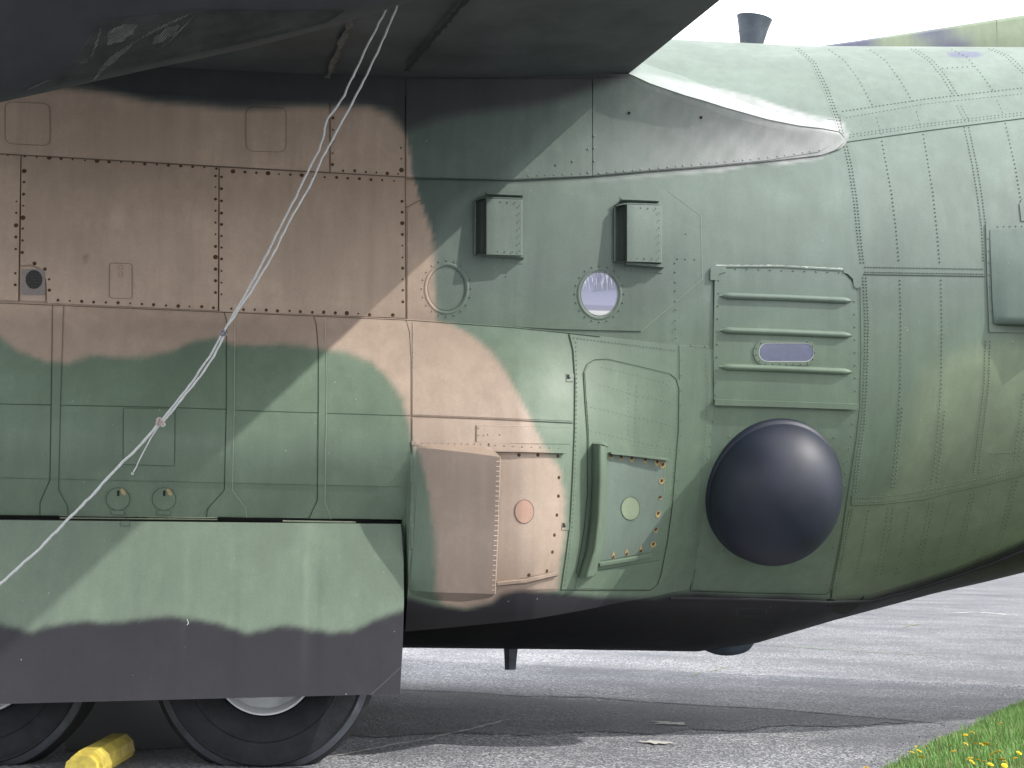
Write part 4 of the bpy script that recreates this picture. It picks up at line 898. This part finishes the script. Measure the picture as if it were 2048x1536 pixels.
# ribbed lower skin panel of the nacelle tail
q0 = [(110, 172), (330, 122), (512, 82), (650, 47)]; q1 = [(205, 40), (400, 18), (560, 22), (690, 20)]
a0 = dens(q0, 6); k = len(a0); t = np.linspace(0, 1, k); a1 = np.stack([np.interp(t, np.linspace(0, 1, 4), [q[j] for q in q1]) for j in (0, 1)], -1)
rb = MB(); M['ribskin'] = mat('ribbed_skin_paint', (.032, .037, .032), .7, noise=(.7, 6.))
for u, v in zip(a0[::1], a1[::1]):
    P = hit(np.array([u+(v-u)*f for f in np.linspace(.02, 1, 9)]), YN, .002, y0=-5.9); Nn = normals(P, YN); wv = np.array([.0035, 0, 0])
    V = np.stack([P-wv, P+Nn*.002, P+wv], 1).reshape(-1, 3); rb.add(V, grid_faces(9, 3))
o = rb.build('ribbed_skin', 'ribskin', nac); stuff(o)

# ---- dorsal fin
fp = [at_y(1560, 102, 0.), at_y(1640, 92, 0.), at_y(1730, 79, 0.), at_y(1856, 60, 0.), at_y(2048, 30, 0.), at_y(2400, -30, 0.)]
V = []
ztop = [(p[0], p[2]) for p in fp]+[(9.5, 6.7), (10.6, 10.5), (12.0, 10.5)]
for x, z in ztop:
    wv = .02+.05*(z-4.8 if z < 6 else 1.2); V += [(x, -wv*2-.02, 4.6), (x, -wv, z-.04), (x, 0, z), (x, wv, z-.04), (x, wv*2+.02, 4.6)]
V = np.array(V); q = proj(V); cc = np.tile(GREEN*.95, (len(V), 1))
fn = dens([(p[0], p[2]) for p in fp], .05)
V = []; 
for x, z in fn:
    wv = .03+.05*max(0, z-4.8)
    for s, t in ((-1, 0), (-1, .25), (-1, .5), (-1, .75), (-.8, .95), (0, 1), (.8, .95), (1, .75), (1, 0)):
        V.append((x, s*wv*(1.6-.6*t), 4.6+(z-4.6)*t))
V = np.array(V); q = proj(V); f1 = np.clip((1768+8*np.sin(q[:, 1]/5)-q[:, 0])/30, 0, 1)+np.clip(1.6-1.6*(((q[:, 0]-1885)/75)**2+((q[:, 1]-78)/24)**2), 0, 1); f1 = np.clip(f1, 0, 1)
f1 = f1[:, None]; fcol = OLIVE*(1-f1)+np.array([.075, .08, .125])*f1
fin = mesh_obj('dorsal_fin', V, grid_faces(len(fn), 9), 'paint', ac, fcol)
V = np.array([(-.0, 0, 0)]);
tailf = [(fn[-1][0], 4.6), (fn[-1][0], fn[-1][1]), (9.3, 6.7), (10.8, 10.9), (12.2, 10.9), (12.0, 4.6)]
V = [(x, -.16 if 0 < i < 5 else -.25, z) for i, (x, z) in enumerate(tailf)]+[(x, .16 if 0 < i < 5 else .25, z) for i, (x, z) in enumerate(tailf)]
n6 = len(tailf); mesh_obj('tail_fin', V, [tuple(range(n6)), tuple(range(2*n6-1, n6-1, -1))]+[(i, (i+1) % n6, n6+(i+1) % n6, n6+i) for i in range(n6)], 'paint', ac, np.tile(GREEN, (2*n6, 1)), smoothf=False)
# ---- flared antenna on the roof, with its stay wire
b0 = at_y(1500, 89, -.25); b1 = at_y(1509, 36, -.25); V = []; na = 36
prof = [(.074, 0.), (.078, .25), (.094, .5), (.110, .75), (.128, .97), (.132, 1.0), (.122, 1.0), (.09, .85), (.06, .4)]
hgt = b1[2]-b0[2]+.10
for r, t in prof:
    for k in range(na):
        a = 2*pi*k/na; V.append((b0[0]+(b1[0]-b0[0])*t+r*cos(a), b0[1]+r*.8*sin(a), b0[2]-.12+(hgt+.02)*t-.018*cos(a)*t**3))
an = mesh_obj('flared_antenna', V, grid_faces(len(prof), na, closed=True), 'antenna', ac, sharp=50)
def tube(name, pts, r, m, parent=None, n=8, seg=1):
    P = np.array(pts, float); V = []
    T = np.gradient(P, axis=0); T /= np.linalg.norm(T, axis=1)[:, None]
    rr = np.broadcast_to(r, (len(P),))
    for p, t, q_ in zip(P, T, rr):
        a = np.cross(t, [.13, .97, .2]); a /= np.linalg.norm(a); b = np.cross(t, a)
        for k in range(n): V.append(p+q_*(cos(2*pi*k/n)*a+sin(2*pi*k/n)*b))
    return mesh_obj(name, V, grid_faces(len(P), n, closed=True)+[tuple(range(n)), tuple(range((len(P)-1)*n, len(P)*n))[::-1]], m, parent)
tube('stay_wire', [at_y(1478, 60, -.25), at_y(1466, 90, -.25)], .0022, 'antenna', an)
tube('aerial_wire', [at_y(1993, 40, -.25), at_y(1994, 70, -.27), at_y(1995, 100, -.3)], .0018, 'antenna', ac)

# ---- belly blade mast and blister
bl = at_y(1022, 1290, -.3); V = []
for (dx0, dx1, z) in ((-.055, .055, bl[2]+.05), (-.045, .042, bl[2]-.09), (-.040, .036, bl[2]-.170)):
    V += [(bl[0]+dx0, -.3, z), (bl[0]+dx0*.3, -.322, z), (bl[0]+dx1, -.3, z), (bl[0]+dx0*.3, -.278, z)]
mesh_obj('drain_mast', V, grid_faces(3, 4, closed=True)+[(8, 9, 10, 11)], 'antenna', ac, smoothf=False)
bc = at_y(1458, 1280, -.35); V = []
for i in range(9):
    t = pi*i/8
    for k in range(20):
        a = 2*pi*k/20; wob_ = 1+.05*sin(5*a+i); V.append((bc[0]+.225*cos(a)*sin(t/2+.0)*wob_-.02, bc[1]+.12*sin(a)*sin(t/2), bc[2]+.06-.17*cos(t/2)**.8))
mesh_obj('belly_light_housing', V, grid_faces(9, 20, closed=True), 'antenna', ac)

# ---- wheels
def lathe(prof, n, cx, cy, cz, squash=False):
    V = []
    for r, y in prof:
        for k in range(n):
            a = 2*pi*k/n; x = cx+r*cos(a); z = cz+r*sin(a); yy = cy+y
            if squash and z < GZ+.004:
                z = GZ+.004
            V.append((x, yy, z))
    return V, grid_faces(len(prof), n, closed=True)
def wheel(cx, cy, lab=None):
    cz = .628; w_ = empty('x'); bpy.data.objects.remove(w_)
    tp = [(.275, .06), (.296, .0), (.35, -.035), (.42, -.052), (.424, -.056), (.43, -.052), (.50, -.055), (.535, -.046), (.545, -.052), (.552, -.044), (.590, -.004), (.598, .005), (.604, .03), (.622, .08)]
    grooves = []
    for g_ in (.15, .22, .30, .37): grooves += [(.628, g_-.02), (.616, g_-.01), (.616, g_), (.628, g_+.01)]
    tp += grooves+[(.615, .44), (.59, .48), (.52, .52), (.36, .5), (.30, .44)]
    V, F = lathe(tp, 96, cx, cy, cz)
    V = np.array(V)
    # loaded tyre: flat at the bottom, bulging out just above it
    fl_ = V[:, 2] < GZ+.004; near = np.clip((GZ+.20-V[:, 2])/.2, 0, 1)*np.clip(1-np.abs(V[:, 0]-cx)/.42, 0, 1)
    V[:, 1] += np.where(V[:, 1] < cy+.2, -1, 1)*.035*near
    V[:, 0] += np.sign(V[:, 0]-cx)*.012*np.clip((GZ+.15-V[:, 2])/.15, 0, 1)*np.clip(np.abs(V[:, 0]-cx)/.3, 0, 1)
    V[fl_, 2] = GZ+.004
    ty = mesh_obj('wheel', V, F, 'rubber', ac, sharp=28)
    nP = 96; SH = V.reshape(-1, nP, 3)[9:11].copy(); SH[:, :, 1] -= .0015*(1 if cy < 0 else 1); SH = SH.reshape(-1, 3)
    mesh_obj('worn_shoulder', SH, grid_faces(2, nP, closed=True), 'shoulder', ty)  # paler ring paints a bluish reflected sheen onto the tyre shoulder
    rp = [(.310, .05), (.286, .02), (.284, -.012), (.274, -.014), (.262, .008), (.258, .03), (.25, .06), (.225, .075), (.20, .05), (.12, .03), (.1, .0), (.0, -.01)]
    V, F = lathe(rp, 64, cx, cy, cz); mesh_obj('rim', V, F, 'rim', ty, sharp=35)
    hb = MB()
    for k in range(9):
        a = 2*pi*k/9; V, F = lathe([(.018, .05), (.018, .02), (.0, .015)], 8, cx+.16*cos(a), cy, cz+.16*sin(a)); hb.add(V, F)
    stuff(hb.build('wheel_bolts', 'ring', ty))
    return ty
xw = float(at_y(531, 1328, -2.45)[0])
wheel(xw, -2.45); wheel(xw-1.53, -2.45); wheel(xw, 1.95); wheel(xw-1.53, 1.95)
# wheel well walls behind the wheels and the strut
V = [(-2.8, -1.75, .75), (X805-.02, -1.75, .75), (X805-.02, -1.75, 1.6), (-2.8, -1.75, 1.6), (-2.8, -2.55, 1.62), (X805-.02, -2.55, 1.62)]
mesh_obj('wheel_well', V, [(0, 1, 2, 3), (3, 2, 5, 4)], 'dark', ac, smoothf=False)
tube('gear_strut', [(xw, -2.05, .63), (xw, -2.05, 1.62)], .09, 'wingp', ac, 16); tube('gear_strut', [(xw-1.53, -2.05, .63), (xw-1.53, -2.05, 1.62)], .09, 'wingp', ac, 16)
# starboard fairing and wheels so that the shadow beneath is complete
V = []
for x in (-3.2, -2.6, 1.4, 2.6):
    o_ = {-3.2: .1, -2.6: .45, 1.4: .45, 2.6: .08}[x]
    V += [(x, 1.8, 2.6), (x, 2.15+o_, 2.2), (x, 2.2+o_, 1.0), (x, 1.6, .75)]
mesh_obj('landing_gear_fairing', V, grid_faces(4, 4)+[(0, 1, 2, 3), (15, 14, 13, 12)], 'paint', ac, np.tile(GREEN, (16, 1)), smoothf=False)

# ================================================================== ROPE
rope = tag(empty('tie_rope', (-2.0, -4.3, GZ)), 'thin grey rope tied with knots, slanting down from under the wing across the hull', 'rope')
YR = -4.2
def rp(px, py, dy=0): return at_y(px, py, YR+dy)-np.array([-2.0, -4.3, GZ])
def strand(pts, r):
    D = dens([(a, b) for a, b in pts], 14); P = np.array([rp(a, b) for a, b in D]); P += np.random.randn(*P.shape)*.0012; return P
def rope_obj(pts, r=.0052, name='strand'):
    P = strand(pts, r); s = np.arange(len(P)); return tube(name, P, r*(1+.10*np.sin(s*2.1)), 'rope', rope, 7)
rope_obj([(800, -40), (783, -2), (745, 70), (712, 140), (688, 190), (668, 222), (655, 238), (650, 255), (648, 270), (638, 300), (615, 345), (598, 382), (560, 455), (510, 555), (447, 664)])
rope_obj([(818, -40), (800, -2), (770, 70), (738, 140), (705, 205), (672, 265), (645, 315), (620, 372), (580, 440), (540, 520), (500, 585), (447, 664)])
rope_obj([(446, 664), (420, 712), (385, 762), (350, 808), (322, 842)]); rope_obj([(450, 668), (428, 712), (400, 752), (356, 808), (324, 846)])
rope_obj([(322, 842), (290, 880), (240, 930), (180, 995), (140, 1035), (70, 1106), (0, 1168), (-60, 1225)], .0064)
rope_obj([(322, 846), (302, 876), (286, 905), (272, 935), (267, 944)], .003, 'frayed_end')
def knot(px, py, r, m='knot'):
    c = rp(px, py); P = []
    for k in range(40):
        t = 2*pi*k/39*2.0; P.append(c+r*np.array([cos(t)*(1+.35*cos(1.5*t)), .6*sin(1.5*t), sin(t)*(1+.35*cos(1.5*t))]))
    return tube('knot', P, r*.42, m, rope, 8)
knot(447, 667, .010, 'ring'); knot(320, 844, .013); knot(326, 849, .007, 'rope'); knot(265, 947, .004, 'rope')

# ================================================================== CHOCK
A = at_z(172, 1550, GZ); B_ = at_z(238, 1511, GZ); A = np.array([A[0], A[1]]); B_ = np.array([B_[0], B_[1]])
dv = (B_-A); Lc_ = max(np.linalg.norm(dv), .3); dv /= np.linalg.norm(dv); sv = np.array([dv[1], -dv[0]])
ch = tag(empty('wheel_chock', (A[0], A[1], GZ)), 'chipped yellow wheel chock lying on the asphalt between the two tyres', 'chock')
hx = [(-.085, 0), (-.095, .03), (-.085, .085), (-.042, .122), (.038, .122), (.076, .085), (.088, .03), (.08, 0)]
M['yellow'] = mat('chipped_yellow_paint', (.50, .40, .07), .7, noise=(.45, 14.), bump=(.001, 60.))
V = []
for t in (0, 1):
    for u, z in hx: V.append((dv[0]*Lc_*t+sv[0]*u, dv[1]*Lc_*t+sv[1]*u, z+.002))
mesh_obj('block', V, grid_faces(2, 8, closed=True)+[tuple(range(8)), tuple(range(8, 16))[::-1]], 'yellow', ch, smoothf=False)
V = []
for t in (-.05, .0):
    for u, z in hx: V.append((dv[0]*t+sv[0]*(u*.95-.012), dv[1]*t+sv[1]*(u*.95-.012), z*.84+.002))
mesh_obj('end_block', V, grid_faces(2, 8, closed=True)+[tuple(range(8)), tuple(range(8, 16))[::-1]], 'yellow', ch, smoothf=False)

# ================================================================== GRASS AND DANDELIONS
EDGE = [(1690, 1580), (1750, 1540), (1800, 1518), (1840, 1494), (1880, 1474), (1930, 1455), (1975, 1432), (2010, 1412), (2060, 1395), (2150, 1370)]
EG = np.array([at_z(a, b+6, GZ)[:2] for a, b in EDGE])
reg = np.concatenate([EG, [[EG[-1][0]+2.5, EG[-1][1]], [EG[-1][0]+2.5, EG[0][1]-2.5], [EG[0][0]-.3, EG[0][1]-2.5]]])
ra = dens(reg, .05, True); ra = ra+np.random.randn(*ra.shape)*.012
M['soil'] = mat('dark_soil', (.045, .040, .025), .95, noise=(.5, 30.), bump=(.01, 60.))
vs, es, fs, *_r = delaunay_2d_cdt([Vector(p) for p in ra], [(i, (i+1) % len(ra)) for i in range(len(ra))], [], 1, 1e-5)
so_ = mesh_obj('soil', [(v[0], v[1], GZ+.006) for v in vs], [tuple(f) for f in fs], 'soil'); so_['kind'] = 'structure'
def grass_mat():
    m = bpy.data.materials.new('grass_blades'); m.use_nodes = True; t = m.node_tree; b = t.nodes['Principled BSDF']; L = t.links.new; N = t.nodes.new
    a = N('ShaderNodeAttribute'); a.attribute_name = 'paint'; L(a.outputs['Color'], b.inputs['Base Color']); b.inputs['Roughness'].default_value = .6
    tr = N('ShaderNodeBsdfTranslucent'); L(a.outputs['Color'], tr.inputs[0]); mx = N('ShaderNodeMixShader'); mx.inputs[0].default_value = .35
    L(b.outputs[0], mx.inputs[1]); L(tr.outputs[0], mx.inputs[2]); L(mx.outputs[0], t.nodes['Material Output'].inputs[0]); return m
M['grass'] = grass_mat()
nb = 90000; mn, mxv = reg.min(0), reg.max(0)
mn = np.maximum(mn, EG[0]-[.5, 1.0]); mxv = np.minimum(mxv, [EG[-1][0]+1.0, 99])
p = mn+np.random.rand(nb, 2)*(mxv-mn); sdv = sdist(p, reg); keep = sdv+.035*np.sin(p[:, 0]*23)*np.cos(p[:, 1]*19)+.02*np.sin(p[:, 0]*61+p[:, 1]*47) > (-.05+.09*np.random.rand(nb)**.5); p = p[keep]; sdv = sdv[keep]; n = len(p)
hh = (.045+.05*np.random.rand(n))*np.clip(.45+sdv*4, .45, 1)*(.8+.4*(np.sin(p[:, 0]*7)*np.cos(p[:, 1]*9)*.5+.5)); an_ = np.random.rand(n)*2*pi; ln = np.random.rand(n)*.6+.1; wd = .0022+.0016*np.random.rand(n)
dx = np.stack([np.cos(an_), np.sin(an_)], -1); sx = np.stack([-np.sin(an_), np.cos(an_)], -1)
z0 = np.full((n, 1), GZ)
def pt3(o, z): return np.concatenate([o, z], 1)
V = np.stack([pt3(p-sx*wd[:, None], z0), pt3(p+sx*wd[:, None], z0), pt3(p+dx*(hh*ln*.35)[:, None]-sx*wd[:, None]*.8, z0+hh[:, None]*.6), pt3(p+dx*(hh*ln*.35)[:, None]+sx*wd[:, None]*.8, z0+hh[:, None]*.6), pt3(p+dx*(hh*ln)[:, None], z0+hh[:, None])], 1).reshape(-1, 3)
cl = np.random.rand(n, 1); cg = np.array([.11, .25, .055])*(1-cl)+np.array([.24, .42, .12])*cl; dryk = np.random.rand(n) < .09; cg[dryk] = [.33, .30, .14]
me = bpy.data.meshes.new('grass'); ii = np.arange(n)*5
f4 = np.stack([ii, ii+1, ii+3, ii+2], -1); f3 = np.stack([ii+2, ii+3, ii+4], -1)
me.from_pydata(V.tolist(), [], f4.tolist()+f3.tolist()); me.materials.append(M['grass']); at_ = me.attributes.new('paint', 'FLOAT_COLOR', 'POINT'); c4 = np.ones((n*5, 4)); c4[:, :3] = np.repeat(cg, 5, 0); at_.data.foreach_set('color', c4.ravel())
gr = link(bpy.data.objects.new('grass', me)); gr['kind'] = 'stuff'; tag(gr, 'bright green grass verge at the edge of the asphalt', 'grass')
M['petal'] = mat('dandelion_petals', (.80, .56, .02), .7, noise=(.2, 90.)); M['stem'] = mat('dandelion_stem', (.18, .30, .08), .7)
pm = bpy.data.meshes.new('flower_head'); V = []; F = []
for ringi, (r, tilt, cnt) in enumerate(((1., .1, 18), (.75, .45, 14), (.45, .9, 9))):
    for k in range(cnt):
        a = 2*pi*k/cnt+ringi*.2; d = np.array([cos(a), sin(a)]); s = np.array([-sin(a), cos(a)]); b = len(V)
        V += [(*(d*.08-s*.10), 0.05*ringi), (*(d*.08+s*.10), 0.05*ringi), (*(d*r*.95+s*.13), r*tilt*.45+.05*ringi), (*(d*r*.95-s*.13), r*tilt*.45+.05*ringi)]; F.append((b, b+1, b+2, b+3))
pm.from_pydata(V, [], F); pm.materials.append(M['petal'])
stm = bpy.data.meshes.new('stem'); V = []
for z, r in ((-1, .06), (0, .05)):
    for k in range(6): V.append((r*cos(2*pi*k/6), r*sin(2*pi*k/6), z))
stm.from_pydata(V, [], grid_faces(2, 6, closed=True)); stm.materials.append(M['stem'])
FLW = [(2000, 1447), (1945, 1465), (1931, 1470), (1950, 1487), (1963, 1489), (1973, 1488), (1932, 1488), (1907, 1503), (1992, 1505), (2001, 1503), (1983, 1509), (1832, 1493), (1824, 1505), (1842, 1514), (1838, 1502), (1880, 1474), (2030, 1517), (2038, 1506), (1940, 1517), (1955, 1520), (1967, 1523), (1982, 1520), (1944, 1524), (2004, 1519), (2011, 1524), (2009, 1531), (1981, 1529), (1731, 1536), (1796, 1515)]
FLAB = ['single dandelion standing highest up the verge at the right', 'dandelion in the grass just left of the upper right flower', 'dandelion nearest the gravel in the upper row', 'leftmost of three dandelions in the middle row', 'middle of three dandelions in the middle row',
 'rightmost of three dandelions in the middle row', 'pale dandelion left of the middle row of three', 'lone dandelion between the middle row and the bottom clump', 'left one of a dandelion pair at the right of the verge', 'right one of a dandelion pair at the right of the verge',
 'dandelion just below the pair at the right', 'small dandelion bud at the left tip of the verge edge', 'dandelion at the left tip of the verge, beside the asphalt', 'lowest dandelion of the left tip group', 'right dandelion of the left tip group', 'tiny dandelion bud at the verge edge near the asphalt stain',
 'dandelion close to the right picture edge, low in the grass', 'dandelion at the right picture edge, higher of two', 'topmost flower at the left end of the bottom dandelion clump', 'second flower from the left in the bottom dandelion clump', 'third flower from the left in the bottom dandelion clump', 'fourth flower from the left in the bottom dandelion clump',
 'lowest flower at the left end of the bottom dandelion clump', 'upper left flower of the right bottom dandelion cluster', 'upper right flower of the right bottom dandelion cluster', 'lowest flower of the right bottom dandelion cluster', 'dandelion between the two bottom clusters, nearest the viewer', 'dandelion farthest left, at the very foot of the verge', 'small dandelion bud at the foot of the verge, by the asphalt']
for i, (a, b) in enumerate(FLW):
    zh = .085; P = at_z(a, b, GZ+zh); s = random.uniform(.017, .023)
    if i in (11, 15, 28): s = .008
    e = empty('dandelion', (P[0], P[1], GZ)); tag(e, FLAB[i], 'dandelion', 'dandelions in the grass verge')
    f = bpy.data.objects.new('flower_head', pm); f.location = (0, 0, zh); f.rotation_euler = (random.uniform(.1, .7), random.uniform(-.4, .4), random.random()*6); f.scale = (s, s, s); link(f, e)
    t = bpy.data.objects.new('stem', stm); t.location = (0, 0, zh); t.scale = (.03, .03, zh); link(t, e)
# loose bits of bark and grit along the verge
gm = MB()
for k in range(500):
    a = np.interp(random.random(), [0, 1], [1740, 2060]); b = np.interp(a, [q_[0] for q_ in EDGE], [q_[1] for q_ in EDGE])-abs(random.gauss(0, 26))-2
    c = at_z(a, b, GZ+.004); r = random.uniform(.003, .008)
    V = [(c[0]+r*random.uniform(-1, 1), c[1]+r*random.uniform(-1, 1), c[2]+(r*.7 if j == 3 else 0)) for j in range(4)]; gm.add(V, [(0, 1, 3), (1, 2, 3), (2, 0, 3)])
gt = gm.build('verge_debris', 'soil'); stuff(gt); tag(gt, 'dark crumbs of soil scattered along the grass edge', 'debris')
